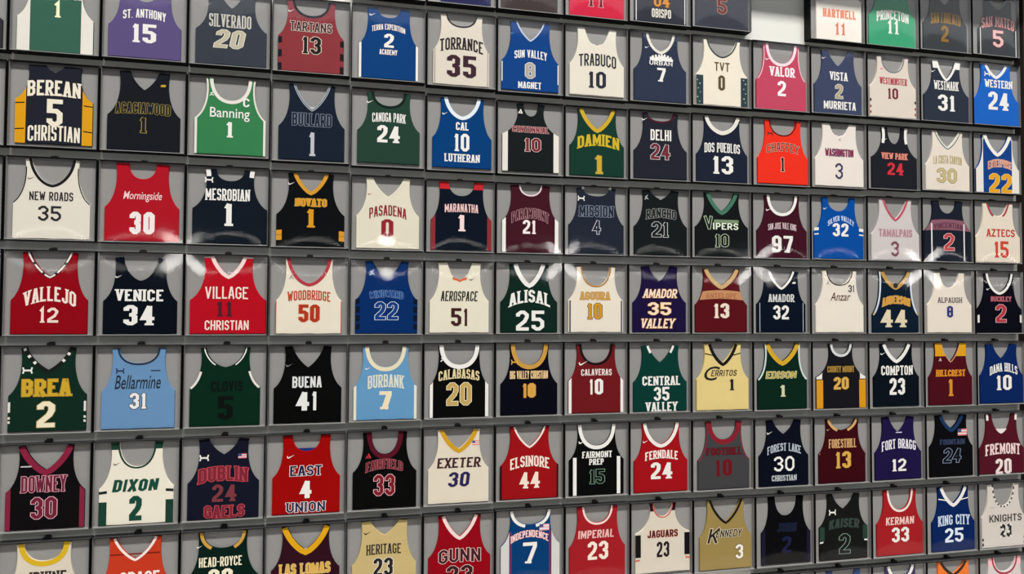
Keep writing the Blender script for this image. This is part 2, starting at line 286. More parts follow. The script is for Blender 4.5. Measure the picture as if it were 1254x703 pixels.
[1, 1, 'black jersey with gold outlined letters and number 1', (24, 27, 33), 'v', [0.0022, 0.2518, 0.012, 0.2735, 0.1732, 0.101, 0.6118, 0.4719], [['T', 'ACACIAWOOD', -0.0041, 0.3297, 0.389, 0.0916, (24, 27, 33), (158, 140, 72), 'b', 0.02, 0, 0.16], ['T', '1', -0.0018, 0.2066, 0.0518, 0.1262, (24, 27, 33), (160, 142, 76), 's', 0, 0, 0.2], ['L', 'mark', 0.1333, 0.5111, 0.0409, (190, 160, 60)]]],
[1, 2, 'bright green jersey number 1 with white collar and armholes', (55, 124, 78), 'u', [0.0095, 0.2575, 0.0214, 0.2956, 0.18, 0.1291, 0.6089, 0.4389], [['N', (228, 222, 214), 0.0252, None, 0], ['A', (228, 222, 214), 0.012, 0, 1], ['S', (228, 222, 214), 0.0168, None, None], ['T', 'Banning', 0.0041, 0.3319, 0.2881, 0.1004, (236, 232, 228), None, 'x', 0, 0, None], ['T', '1', 0.0029, 0.2152, 0.0515, 0.1229, (236, 232, 228), None, 's', 0, 0, 0.22], ['T', 'C', 0.1215, 0.4311, 0.046, 0.0684, (236, 232, 228), None, 'b', 0, 0, 0.2], ['L', 'jump', -0.1298, 0.4843, 0.036, (236, 232, 228)]]],
[1, 3, 'navy jersey number 1 with grey outlined word and thin white collar lines', (24, 33, 48), 'v', [0.0059, 0.2521, 0.0191, 0.2816, 0.1771, 0.1276, 0.6215, 0.422], [['N', (170, 180, 190), 0.006, None, 0], ['N2', (170, 180, 190), 0.0108, 0.006], ['T', 'BULLARD', 0.0069, 0.3393, 0.3107, 0.1096, (24, 33, 48), (134, 144, 160), 's', 0, 0, 0.2], ['T', '1', 0.0093, 0.1486, 0.0478, 0.1922, (186, 190, 198), None, 's', 0, 0, 0.2], ['I', (190, 190, 190), 0.16]]],
[1, 4, 'forest green jersey with a white number 24', (37, 64, 52), 'u', [0.0024, 0.2494, 0.0342, 0.2954, 0.1731, 0.1213, 0.61, 0.4995], [['N', (21, 38, 34), 0.021, None, 0], ['T', 'CANOGA PARK', 0.0027, 0.4045, 0.2674, 0.0748, (236, 232, 228), None, 'b', 0.03, 0, 0.16], ['T', '24', 0.0006, 0.2718, 0.1804, 0.1393, (236, 232, 228), None, 's', 0, 0, 0.26], ['L', 'swoosh', -0.1483, 0.5267, 0.0562, (236, 232, 228)]]],
[1, 5, 'blue jersey number 10 with white collar above the second word', (6, 60, 118), 'w', [0.0081, 0.2473, 0.0325, 0.2782, 0.1823, 0.1245, 0.6174, 0.46], [['N', (225, 232, 240), 0.03, None, 0], ['T', 'CAL', 0.0063, 0.3783, 0.105, 0.0661, (236, 232, 228), None, 's', 0, 0, 0.2], ['T', '10', 0.0037, 0.2442, 0.1259, 0.1477, (236, 232, 228), None, 's', 0, 0, 0.22], ['T', 'LUTHERAN', 0.0081, 0.1142, 0.2937, 0.0659, (236, 232, 228), None, 's', 0, 0, 0.18], ['L', 'swoosh', -0.1372, 0.4784, 0.0485, (236, 232, 228)]]],
[1, 6, 'black jersey with a red number 10 and white side panels', (24, 29, 31), 'u', [0.0037, 0.2467, 0.0305, 0.344, 0.1226, 0.0647, 0.6084, 0.5018], [['S', (228, 222, 214), 0.0468, None, None], ['T', 'CENTENNIAL', 0.0015, 0.3879, 0.3236, 0.0577, (128, 45, 51), (226, 190, 190), 's', 0, 0, 0.2], ['T', '10', 0.0198, 0.2591, 0.1486, 0.1226, (128, 37, 46), (226, 205, 205), 's', 0, 0, 0.22], ['L', 'adidas', -0.0879, 0.5393, 0.0472, (236, 232, 228)]]],
[1, 7, 'dark green jersey with a yellow collar and yellow number 1', (22, 56, 46), 'v', [0.0069, 0.2477, 0.0193, 0.2789, 0.1771, 0.1321, 0.6031, 0.4257], [['N', (203, 166, 49), 0.0348, None, 0], ['T', 'DAMIEN', 0.0181, 0.319, 0.3881, 0.1121, (205, 175, 45), (64, 80, 32), 's', 0.09, 0, 0.2], ['T', '1', 0.0214, 0.1202, 0.0869, 0.1737, (198, 166, 54), (136, 128, 80), 's', 0, 0, 0.24]]],
[1, 8, 'black jersey with a maroon number 24 under a white word', (35, 37, 48), 'u', [0.0083, 0.2521, 0.0169, 0.263, 0.1695, 0.1257, 0.6025, 0.5271], [['N', (72, 32, 42), 0.018, None, 0], ['T', 'DELHI', 0.0097, 0.4039, 0.1976, 0.0965, (236, 232, 228), None, 'b', 0, 0, 0.21], ['T', '24', 0.0045, 0.2575, 0.1909, 0.1475, (110, 42, 58), (218, 210, 210), 'b', 0, 0, 0.22], ['L', 'swoosh', -0.1448, 0.5385, 0.0545, (236, 232, 228)]]],
[1, 9, 'navy jersey with a white number 13 and white collar', (29, 35, 52), 'w', [0.0088, 0.2528, 0.0139, 0.2585, 0.1797, 0.1395, 0.6086, 0.4735], [['N', (228, 222, 214), 0.036, None, 0], ['T', 'DOS PUEBLOS', 0.0086, 0.3208, 0.3516, 0.0863, (236, 232, 228), None, 's', 0.02, 0, 0.2], ['T', '13', 0.015, 0.167, 0.2008, 0.1632, (236, 232, 228), None, 's', 0, 0, 0.24], ['L', 'mark', 0.1732, 0.58, 0.0203, (236, 232, 228)]]],
[1, 10, 'orange jersey with a dark narrow number 1', (234, 50, 33), 'u', [0.0231, 0.261, 0.022, 0.2574, 0.189, 0.135, 0.6127, 0.4729], [['N', (61, 30, 32), 0.0108, None, 0], ['T', 'CHAFFEY', 0.0202, 0.3539, 0.3445, 0.0881, (96, 44, 44), (238, 160, 140), 's', 0.08, 0, 0.12], ['T', '1', 0.0161, 0.2043, 0.0449, 0.14, (56, 24, 38), (240, 190, 180), 's', 0, 0, 0.2], ['L', 'ua', -0.1085, 0.4837, 0.0505, (110, 40, 40)]]],
[1, 11, 'white jersey with a thin navy 3 under a purple red word', (230, 220, 212), 'n', [0.0129, 0.2608, 0.0202, 0.2758, 0.1852, 0.1086, 0.6112, 0.4886], [['T', 'WASHINGTON', 0.012, 0.3361, 0.312, 0.079, (142, 46, 70), (77, 66, 120), 'b', 0, 0, 0.2], ['T', '3', 0.007, 0.163, 0.081, 0.1496, (67, 61, 93), None, 'b', 0, 0, 0.13], ['L', 'jump', 0.0165, 0.4617, 0.0312, (170, 165, 170)]]],
[1, 12, 'black jersey with a red number 24 and white strap edges', (31, 32, 40), 'u', [0.0164, 0.2539, 0.012, 0.3108, 0.1465, 0.0781, 0.6028, 0.444], [['A', (236, 232, 228), 0.03, 0, 0.42], ['T', 'VIEW PARK', 0.014, 0.3243, 0.2957, 0.0667, (218, 148, 130), (184, 56, 56), 's', 0, 0, 0.22], ['T', '24', 0.0237, 0.2026, 0.1787, 0.1181, (207, 49, 63), None, 's', 0, 0, 0.24], ['L', 'swoosh', -0.0987, 0.4776, 0.0645, (236, 232, 228)]]],
[1, 13, 'ivory jersey with a gold number 30 and thin dark green collar', (226, 214, 202), 'v', [0.0204, 0.2557, 0.012, 0.2567, 0.1795, 0.1313, 0.5962, 0.4357], [['N', (214, 214, 208), 0.018, None, 0], ['N2', (59, 67, 66), 0.0156, 0.0072], ['T', 'LA COSTA CANYON', 0.0197, 0.3109, 0.3297, 0.0794, (180, 162, 113), None, 'b', 0.04, 0, 0.15], ['T', '30', 0.0086, 0.156, 0.2364, 0.1487, (196, 180, 133), (146, 125, 74), 'b', 0, 0, 0.2]]],
[1, 14, 'royal blue jersey with a large yellow number 22 and white sides', (21, 63, 133), 'v', [0.016, 0.2615, 0.012, 0.2403, 0.1867, 0.1339, 0.5873, 0.4051], [['Y', (180, 188, 210), 0.5413], ['N', (236, 232, 228), 0.036, None, 0], ['S', (228, 222, 214), 0.087, None, None], ['T', 'ENTERPRISE', 0.045, 0.296, 0.2991, 0.0868, (212, 131, 99), (236, 222, 215), 'b', 0.1, 0, 0.2], ['T', '22', 0.0499, 0.1056, 0.2814, 0.1993, (225, 160, 36), (242, 224, 160), 's', 0, 0, 0.26]]],
[2, 0, 'white jersey number 35 with a black collar', (224, 216, 204), 'w', [0.0028, 0.2525, 0.012, 0.2714, 0.1789, 0.1352, 0.5949, 0.4064], [['N', (32, 30, 35), 0.0192, None, 0], ['A', (32, 30, 35), 0.0072, 0.2, 1], ['T', 'NEW ROADS', -0.001, 0.3226, 0.2863, 0.0642, (48, 44, 50), None, 'b', 0, 0, 0.14], ['T', '35', -0.0092, 0.197, 0.1497, 0.1098, (46, 42, 48), None, 'b', 0, 0, 0.15], ['L', 'swoosh', -0.1341, 0.451, 0.0458, (120, 105, 80)]]],
[2, 1, 'red jersey with a bold white number 30 under red script', (172, 22, 37), 'u', [0.0009, 0.2559, 0.012, 0.2623, 0.1833, 0.0963, 0.5961, 0.4789], [['T', 'Morningside', 0.0039, 0.3443, 0.2658, 0.0784, (240, 205, 208), None, 'x', 0, 0.25, None], ['T', '30', 0.0033, 0.1483, 0.1722, 0.1659, (240, 228, 228), None, 'b', 0, 0, 0.27]]],
[2, 2, 'dark navy jersey number 1 with white shoulder flashes', (17, 24, 35), 'u', [0.0136, 0.2702, 0.012, 0.2779, 0.1778, 0.1021, 0.582, 0.4939], [['A', (236, 232, 228), 0.033, 0, 0.16], ['T', 'MESROBIAN', -0.0038, 0.3871, 0.3202, 0.0901, (236, 232, 228), None, 's', 0, 0, 0.19], ['T', '1', 0.0031, 0.2361, 0.0664, 0.1767, (236, 232, 228), None, 's', 0, 0, 0.28], ['L', 'ua', -0.1408, 0.4967, 0.0538, (236, 232, 228)]]],
[2, 3, 'black jersey with a gold collar and gold number 1', (11, 14, 17), 'v', [0.0022, 0.2591, 0.012, 0.2592, 0.1748, 0.1072, 0.5904, 0.443], [['N', (212, 151, 49), 0.0288, None, 0], ['T', 'NOVATO', 0.0032, 0.3575, 0.2461, 0.0693, (212, 149, 40), (216, 171, 81), 's', 0, 0, 0.24], ['T', '1', 0.0016, 0.2354, 0.0635, 0.1482, (214, 149, 36), None, 's', 0, 0, 0.28], ['B', (214, 149, 45), 0.042, [[0.1159, 0.0363], [0.0752, 0.0396]]], ['L', 'swoosh', -0.1456, 0.5027, 0.0502, (236, 232, 228)]]],
[2, 4, 'cream jersey with a red number 0', (222, 214, 196), 'v', [-0.0001, 0.2501, 0.0161, 0.2787, 0.1767, 0.1217, 0.5877, 0.4342], [['T', 'PASADENA', -0.0009, 0.3128, 0.2963, 0.0844, (141, 34, 46), None, 'b', 0.1, 0, 0.13], ['T', '0', -0.0046, 0.1811, 0.0965, 0.1432, (141, 34, 46), None, 'b', 0, 0, 0.26], ['L', 'swoosh', -0.1431, 0.4522, 0.0362, (150, 60, 70)]]],
[2, 5, 'dark navy jersey number 1 with red shoulders and red sides', (11, 19, 33), 'u', [0.0081, 0.2524, 0.0201, 0.2668, 0.1852, 0.1091, 0.5836, 0.467], [['Y', (193, 38, 47), 0.5206], ['S', (141, 45, 53), 0.036, None, None], ['T', 'MARANATHA', 0.0082, 0.3653, 0.2791, 0.0691, (238, 196, 196), None, 'b', 0.02, 0, 0.19], ['T', '1', 0.009, 0.2444, 0.0628, 0.1381, (244, 215, 215), None, 's', 0, 0, 0.26]]],
[2, 6, 'maroon jersey with a white number 21 and narrow white side panels', (64, 22, 33), 'u', [0.0077, 0.2451, 0.012, 0.275, 0.1719, 0.0882, 0.5811, 0.4981], [['N', (226, 205, 210), 0.0132, None, 0], ['S', (236, 232, 228), 0.0312, None, None], ['T', 'PARAMOUNT', 0.0056, 0.3262, 0.3328, 0.0946, (64, 22, 33), (210, 158, 168), 'b', 0.14, 0, 0.18], ['T', '21', -0.0029, 0.2271, 0.1123, 0.1173, (244, 230, 230), None, 's', 0, 0, 0.24]]],
[2, 7, 'navy jersey with an outlined number 4 and white shoulder dots', (33, 39, 52), 'u', [0.0064, 0.2507, 0.012, 0.2584, 0.1771, 0.1238, 0.5832, 0.5096], [['T', 'MISSION', 0.0052, 0.3792, 0.3215, 0.1055, (33, 39, 52), (136, 146, 166), 's', 0, 0, 0.2], ['T', '4', 0.0084, 0.2431, 0.0772, 0.1288, (33, 39, 52), (206, 210, 220), 'b', 0, 0, 0.16], ['L', 'ua', -0.1334, 0.4865, 0.0551, (236, 232, 228)], ['L', 'dot', -0.1182, 0.5776, 0.0276, (236, 232, 228)], ['L', 'dot', 0.1293, 0.5796, 0.0281, (236, 232, 228)]]],
[2, 8, 'black jersey with a white outlined number 21', (22, 26, 28), 'v', [0.0141, 0.2512, 0.012, 0.2623, 0.1714, 0.1051, 0.5878, 0.5037], [['T', 'RANCHO', 0.0177, 0.3782, 0.2906, 0.0898, (22, 26, 28), (158, 158, 158), 's', 0.06, 0, 0.2], ['T', '21', 0.0061, 0.2402, 0.1612, 0.142, (22, 26, 28), (212, 212, 212), 's', 0, 0, 0.22], ['L', 'jump', -0.1235, 0.5179, 0.0416, (190, 190, 190)], ['I', (220, 220, 215), 0.1]]],
[2, 9, 'black jersey with a mint green collar and outlined number 10', (19, 22, 24), 'v', [0.0094, 0.2605, 0.012, 0.2761, 0.1747, 0.1246, 0.589, 0.4205], [['N', (67, 117, 96), 0.0348, None, 0], ['T', 'V', -0.122, 0.3112, 0.0822, 0.1266, (19, 22, 24), (200, 220, 190), 'b', 0, -0.1, 0.16], ['T', 'IPERS', 0.0445, 0.2854, 0.2522, 0.0598, (226, 236, 216), None, 'b', 0, 0, 0.24], ['L', 'bar', 0.0519, 0.3298, 0.2438, (120, 140, 110)], ['T', '10', 0.0081, 0.1572, 0.14, 0.1231, (19, 22, 24), (206, 220, 186), 's', 0, 0, 0.22]]],
[2, 10, 'maroon jersey with a white number 97 and white collar', (62, 17, 33), 'u', [0.0153, 0.2569, 0.012, 0.2591, 0.1815, 0.13, 0.5871, 0.422], [['N', (236, 232, 228), 0.0276, None, 0], ['T', 'SAN JOSE VALE KING', 0.0153, 0.2987, 0.2909, 0.0583, (220, 194, 200), None, 'b', 0.06, 0, 0.17], ['T', '97', 0.0169, 0.1372, 0.2161, 0.1535, (236, 232, 228), None, 's', 0, 0, 0.24], ['L', 'swoosh', -0.1246, 0.4501, 0.0562, (236, 232, 228)]]],
[2, 11, 'bright blue jersey with a white number 32 and arched word', (6, 74, 155), 'u', [0.0097, 0.2653, 0.012, 0.2607, 0.1813, 0.1199, 0.5891, 0.4594], [['T', 'SILVER VALLEY', 0.0307, 0.3707, 0.2802, 0.0488, (200, 214, 240), None, 'b', 0.2, 0, 0.2], ['T', '32', 0.0266, 0.284, 0.168, 0.1218, (236, 232, 228), None, 's', 0, 0, 0.25], ['B', (236, 232, 228), 0.048, [[0.2835, 0.0273], [0.2366, 0.0114]]], ['L', 'swoosh', -0.1337, 0.4812, 0.0462, (236, 232, 228)]]],
[2, 12, 'pale grey jersey number 3 with a pink collar', (205, 196, 196), 'v', [0.0213, 0.2685, 0.012, 0.2576, 0.1841, 0.1249, 0.5993, 0.4035], [['N', (185, 88, 103), 0.024, None, 0], ['T', 'TAMALPAIS', 0.021, 0.2708, 0.3806, 0.0801, (176, 135, 142), (206, 170, 176), 'b', 0, 0, 0.2], ['T', '3', 0.0141, 0.1189, 0.0873, 0.1448, (118, 69, 82), None, 'b', 0, 0, 0.16]]],
[2, 13, 'navy jersey with a mauve chest band and red number 2', (26, 31, 44), 'u', [0.0115, 0.2734, 0.012, 0.3022, 0.1806, 0.1004, 0.6037, 0.4796], [['DA', (138, 90, 106), 0.3061, 0.4091], ['T', 'VINCENTIAN', 0.0176, 0.3554, 0.3371, 0.0564, (99, 53, 70), None, 'b', 0.06, 0, 0.2], ['T', '2', 0.0233, 0.2007, 0.1281, 0.176, (191, 68, 74), (240, 220, 220), 's', 0, 0, 0.22], ['SS', (236, 232, 228), 0.078, 0.0132]]],
[2, 14, 'cream jersey with a red number 15 and short red collar strips', (225, 212, 196), 'n', [0.0105, 0.267, 0.012, 0.2629, 0.1862, 0.1221, 0.604, 0.466], [['N', (167, 61, 72), 0.021, None, 0.75], ['T', 'AZTECS', 0.042, 0.3049, 0.342, 0.0747, (194, 52, 43), None, 's', 0, 0, 0.2], ['T', '15', 0.0475, 0.1414, 0.1718, 0.1636, (203, 68, 52), None, 's', 0, 0, 0.2]]],
[3, 0, 'red jersey number 12 with a black and white collar', (142, 6, 21), 'v', [-0.002, 0.2507, 0.012, 0.2573, 0.1809, 0.1305, 0.6081, 0.4337], [['N', (32, 24, 27), 0.0216, None, 0], ['N2', (240, 225, 220), 0.0048, 0.012, 0, 'dash'], ['T', 'VALLEJO', 0.0025, 0.2852, 0.3396, 0.1061, (242, 220, 210), None, 's', 0.14, 0, 0.18], ['T', '12', -0.004, 0.1488, 0.1248, 0.109, (242, 215, 205), None, 's', 0, 0, 0.17]]],
[3, 1, 'dark navy jersey with a bold white number 34', (6, 12, 24), 'w', [-0.0019, 0.2534, 0.012, 0.254, 0.1783, 0.1196, 0.5815, 0.4069], [['T', 'VENICE', -0.0074, 0.2979, 0.3259, 0.0871, (236, 232, 228), None, 's', 0, 0, 0.22], ['T', '34', -0.0089, 0.1502, 0.2114, 0.1491, (236, 232, 228), None, 's', 0, 0, 0.3], ['L', 'swoosh', -0.1522, 0.4359, 0.048, (236, 232, 228)]]],
[3, 2, 'red jersey with a dark red number 11 between cream words', (180, 14, 32), 'v', [0.011, 0.2745, 0.012, 0.2679, 0.1786, 0.1047, 0.6025, 0.457], [['N', (244, 215, 212), 0.0276, None, 0], ['Y', (240, 205, 205), 0.5866], ['T', 'VILLAGE', -0.001, 0.3242, 0.3084, 0.0926, (242, 220, 210), None, 'b', 0.01, 0, 0.12], ['T', '11', -0.0171, 0.2013, 0.1141, 0.1147, (80, 24, 38), None, 's', 0, 0, 0.22], ['T', 'CHRISTIAN', 0.0029, 0.0771, 0.3156, 0.0733, (242, 220, 210), None, 'b', 0, 0, 0.14]]],
[3, 3, 'white jersey with a red collar and orange number 50', (229, 219, 202), 'w', [-0.002, 0.2501, 0.012, 0.2678, 0.1805, 0.1441, 0.601, 0.4055], [['N', (176, 56, 70), 0.0252, None, 0], ['S', (193, 81, 81), 0.0072, None, None], ['T', 'WOODBRIDGE', -0.0011, 0.309, 0.3241, 0.0753, (184, 72, 40), None, 's', 0.05, 0, 0.16], ['T', '50', 0.0006, 0.1717, 0.1659, 0.1438, (171, 50, 29), (218, 153, 117), 'b', 0, 0, 0.26], ['L', 'jump', -0.1368, 0.456, 0.0407, (160, 150, 145)]]],
[3, 4, 'blue jersey with an outlined number 22 and dark edge blocks', (6, 44, 101), 'v', [-0.0004, 0.2467, 0.0121, 0.2793, 0.1727, 0.1154, 0.5932, 0.4657], [['N', (13, 32, 64), 0.0096, None, 0], ['T', 'WINDWARD', -0.003, 0.3233, 0.2736, 0.0637, (24, 67, 133), (126, 157, 203), 'b', 0.06, 0, 0.18], ['T', '22', -0.0017, 0.1926, 0.1906, 0.1506, (16, 59, 126), (208, 220, 242), 'b', 0, 0, 0.22], ['B', (14, 22, 42), 0.036, [[0.2661, 0.0396], [0.1998, 0.0496], [0.1302, 0.0496], [0.064, 0.0429]]], ['L', 'jump', -0.1204, 0.4974, 0.046, (200, 215, 240)]]],
[3, 5, 'cream jersey number 51 with an orange neck insert', (227, 219, 200), 'n', [0.0002, 0.2452, 0.0128, 0.2727, 0.1774, 0.1034, 0.5886, 0.4444], [['N', (214, 101, 63), 0.018, None, -0.4], ['T', 'AEROSPACE', -0.0006, 0.3124, 0.3038, 0.0823, (42, 42, 42), None, 'b', 0, 0.08, 0.24], ['T', '51', 0.0006, 0.141, 0.1388, 0.1472, (64, 28, 24), None, 'b', 0, 0, 0.24], ['L', 'swoosh', 0.1049, 0.4512, 0.0455, (50, 50, 50)]]],
[3, 6, 'dark green jersey with a large white number 25 and white collar', (12, 37, 30), 'v', [0.0033, 0.2463, 0.012, 0.2652, 0.1727, 0.1025, 0.5884, 0.4207], [['N', (236, 232, 228), 0.0372, None, 0], ['T', 'ALISAL', 0.0079, 0.2999, 0.3537, 0.1053, (236, 232, 228), None, 's', 0.12, 0, 0.2], ['T', '25', 0.0115, 0.1108, 0.2444, 0.1676, (236, 232, 228), None, 's', 0, 0, 0.2]]],
[3, 7, 'white jersey number 10 in gold with navy side stripes', (229, 219, 204), 'u', [0.0055, 0.2481, 0.012, 0.2831, 0.1773, 0.1249, 0.5736, 0.4101], [['N', (173, 128, 76), 0.0144, None, 0], ['SS', (42, 48, 78), 0.009, 0.012], ['T', 'AGOURA', -0.0021, 0.3228, 0.2769, 0.0756, (205, 155, 76), (176, 140, 86), 's', 0, 0, 0.2], ['T', '10', -0.005, 0.1921, 0.1414, 0.1452, (205, 146, 40), (59, 53, 72), 's', 0, 0, 0.26]]],
[3, 8, 'purple jersey with a gold edged number 35 between two words', (26, 16, 58), 'v', [0.0056, 0.2519, 0.012, 0.2679, 0.1722, 0.0998, 0.5885, 0.457], [['T', 'AMADOR', 0.0121, 0.35, 0.3216, 0.0862, (244, 226, 205), (185, 117, 63), 's', 0, 0.2, 0.16], ['T', '35', 0.0038, 0.2163, 0.2248, 0.1187, (246, 222, 192), (203, 128, 59), 's', 0, 0, 0.26], ['T', 'VALLEY', -0.0125, 0.0872, 0.3206, 0.0918, (244, 226, 205), (185, 117, 63), 's', 0, 0.2, 0.16]]],
[3, 9, 'maroon jersey with a tan chest band and number 13', (88, 16, 24), 'v', [0.0039, 0.2559, 0.012, 0.255, 0.1812, 0.1384, 0.5816, 0.4307], [['N', (203, 169, 117), 0.036, None, 0], ['DA', (194, 139, 99), 0.2979, 0.3752], ['T', 'ANTELOPE', 0.0043, 0.3366, 0.3063, 0.049, (171, 108, 77), None, 'b', 0, 0, 0.2], ['T', '13', 0.0037, 0.2038, 0.1594, 0.1417, (238, 218, 204), (120, 64, 56), 's', 0, 0, 0.26], ['L', 'swoosh', -0.1354, 0.4701, 0.0621, (220, 130, 140)]]],
[3, 10, 'dark navy jersey with a white number 32 and curved side lines', (6, 16, 32), 'v', [0.007, 0.2506, 0.012, 0.2674, 0.1786, 0.1146, 0.5711, 0.4205], [['N', (236, 232, 228), 0.021, None, 0], ['SS', (170, 176, 190), 0.024, 0.0072], ['T', 'AMADOR', 0.0052, 0.3244, 0.2644, 0.0711, (206, 206, 206), None, 's', 0, 0, 0.2], ['T', '32', 0.0012, 0.1928, 0.1603, 0.1262, (236, 232, 228), None, 'b', 0, 0, 0.24], ['L', 'mark', 0.1377, 0.4645, 0.039, (236, 232, 228)]]],
[3, 11, 'white jersey with dark red script and a small shoulder number 31', (231, 221, 208), 'u', [0.0181, 0.2567, 0.012, 0.2668, 0.1847, 0.1311, 0.5888, 0.4567], [['N', (51, 29, 37), 0.0108, None, 0], ['T', 'Anzar', 0.0249, 0.3451, 0.217, 0.078, (90, 46, 46), None, 'x', 0, 0.25, None], ['T', '31', 0.1425, 0.4205, 0.0656, 0.0676, (72, 60, 70), None, 'b', 0, 0, 0.18], ['L', 'jump', -0.108, 0.4712, 0.0369, (150, 145, 150)]]],
[3, 12, 'navy jersey with a cream number 44 and gold chest word', (9, 26, 43), 'v', [0.0172, 0.2578, 0.012, 0.1848, 0.1851, 0.1325, 0.5964, 0.4533], [['N', (187, 148, 76), 0.0372, None, 0], ['A', (206, 214, 228), 0.018, 0, 1], ['S', (187, 148, 76), 0.021, 0.2827, 0.1808], ['T', 'ANDERSON', 0.0229, 0.312, 0.3197, 0.0851, (212, 151, 56), (207, 171, 108), 's', 0.1, 0, 0.26], ['T', '44', -0.0036, 0.1474, 0.2899, 0.1711, (222, 208, 180), None, 's', 0, 0, 0.26], ['L', 'dot', 0.0169, 0.4588, 0.0549, (40, 40, 48)]]],
[3, 13, 'white jersey with a small blue number 8', (229, 217, 204), 'u', [0.0157, 0.2575, 0.012, 0.2798, 0.1784, 0.1085, 0.5957, 0.4495], [['T', 'ALPAUGH', 0.0203, 0.3263, 0.2824, 0.0532, (84, 74, 84), None, 's', 0, 0, 0.18], ['T', '8', 0.0184, 0.2143, 0.0706, 0.1119, (46, 53, 120), None, 'b', 0, 0, 0.26], ['L', 'swoosh', -0.1199, 0.4479, 0.0367, (210, 200, 196)]]],
[3, 14, 'black jersey with a red number 2 and white collar, right end', (6, 6, 19), 'w', [0.0097, 0.2678, 0.012, 0.2428, 0.1812, 0.1392, 0.5989, 0.4112], [['N', (236, 232, 228), 0.0252, None, 0], ['T', 'BUCKLEY', 0.0273, 0.3441, 0.2534, 0.0543, (184, 108, 117), (136, 48, 61), 's', 0, 0, 0.2], ['T', '2', 0.0244, 0.2014, 0.1327, 0.1854, (180, 50, 65), (238, 208, 208), 's', 0, 0, 0.24], ['B', (228, 222, 214), 0.024, [[0.1466, 0.0751]]], ['L', 'swoosh', -0.1221, 0.4423, 0.052, (236, 232, 228)]]],
[4, 0, 'green jersey with a gold word and cream number 2', (14, 42, 31), 'v', [0.0012, 0.2532, 0.0186, 0.2765, 0.1775, 0.1422, 0.6215, 0.4591], [['N', (27, 27, 27), 0.0252, None, 0], ['N2', (225, 222, 215), 0.0024, 0.0204, 0, 'ticks'], ['T', 'BREA', -0.0079, 0.3312, 0.3244, 0.1324, (203, 164, 45), (176, 131, 45), 's', 0, 0, 0.24], ['T', '2', -0.0064, 0.1388, 0.1242, 0.1952, (238, 228, 200), (171, 144, 76), 's', 0, 0, 0.24], ['B', (228, 222, 214), 0.015, [[0.1932, 0.0727], [0.116, 0.0165], [0.0863, 0.0165]]], ['L', 'ua', -0.1317, 0.4563, 0.0589, (236, 232, 228)]]],
[4, 1, 'light blue jersey with black script and a white number 31', (103, 142, 184), 'u', [-0.0018, 0.2502, 0.014, 0.2905, 0.1834, 0.1334, 0.6064, 0.4955], [['N', (42, 50, 69), 0.0132, None, 0], ['T', 'Bellarmine', -0.0062, 0.3578, 0.3134, 0.102, (38, 42, 56), None, 'x', 0, 0.25, None], ['T', '31', -0.0036, 0.2188, 0.1224, 0.1265, (236, 232, 228), (67, 61, 77), 's', 0, 0, 0.24], ['L', 'ua', -0.1283, 0.4414, 0.0508, (44, 54, 84)], ['L', 'bar', 0.1139, 0.4411, 0.0662, (44, 54, 84)]]],
[4, 2, 'dark green jersey with barely visible number 5 and white collar', (6, 40, 26), 'w', [-0.0018, 0.2521, 0.012, 0.3052, 0.1771, 0.1403, 0.6059, 0.4557], [['N2', (236, 232, 228), 0.0072, 0.0084, 0.75], ['A', (228, 222, 214), 0.0168, 0.55, 0.98], ['T', 'CLOVIS', 0.0097, 0.3111, 0.225, 0.0793, (1, 9, 7), None, 'b', 0, 0, 0.24], ['T', '5', 0.0018, 0.1482, 0.1078, 0.1772, (1, 8, 6), None, 's', 0, 0, 0.28]]],
[4, 3, 'black jersey with a white number 41', (6, 6, 6), 'v', [-0.0005, 0.2554, 0.012, 0.2813, 0.1775, 0.1183, 0.6072, 0.442], [['T', 'BUENA', -0.0072, 0.3282, 0.2204, 0.0877, (222, 222, 222), None, 'b', 0, 0, 0.2], ['T', '41', -0.0069, 0.1822, 0.1541, 0.1492, (230, 230, 230), None, 'b', 0, 0, 0.27], ['L', 'swoosh', -0.142, 0.4599, 0.0499, (130, 130, 135)]]],
[4, 4, 'light blue jersey with a cream number 7', (99, 150, 192), 'u', [-0.0002, 0.2489, 0.0137, 0.2725, 0.1837, 0.1316, 0.5983, 0.4291], [['N', (228, 218, 188), 0.0312, None, 0], ['S', (228, 222, 200), 0.021, None, None], ['T', 'BURBANK', 0.0024, 0.3174, 0.2842, 0.1032, (218, 218, 204), None, 's', 0.05, 0, 0.2], ['T', '7', 0.0006, 0.1679, 0.0957, 0.1462, (238, 220, 178), (236, 232, 228), 's', 0, 0, 0.26], ['L', 'swoosh', -0.1383, 0.4225, 0.0458, (236, 232, 228)]]],
[4, 5, 'black jersey with a gold number 20 and white collar and sides', (6, 6, 6), 'u', [0.0029, 0.2419, 0.012, 0.2732, 0.1732, 0.1317, 0.6003, 0.439], [['N', (236, 232, 228), 0.0348, None, 0], ['S', (236, 232, 228), 0.0252, None, None], ['T', 'CALABASAS', 0.0003, 0.3572, 0.3374, 0.0784, (224, 206, 160), None, 's', 0.07, 0, 0.2], ['T', '20', 0.0014, 0.2006, 0.2109, 0.1905, (193, 162, 94), (242, 228, 196), 'b', 0, 0, 0.24], ['L', 'jump', -0.1332, 0.4864, 0.048, (236, 232, 228)]]],
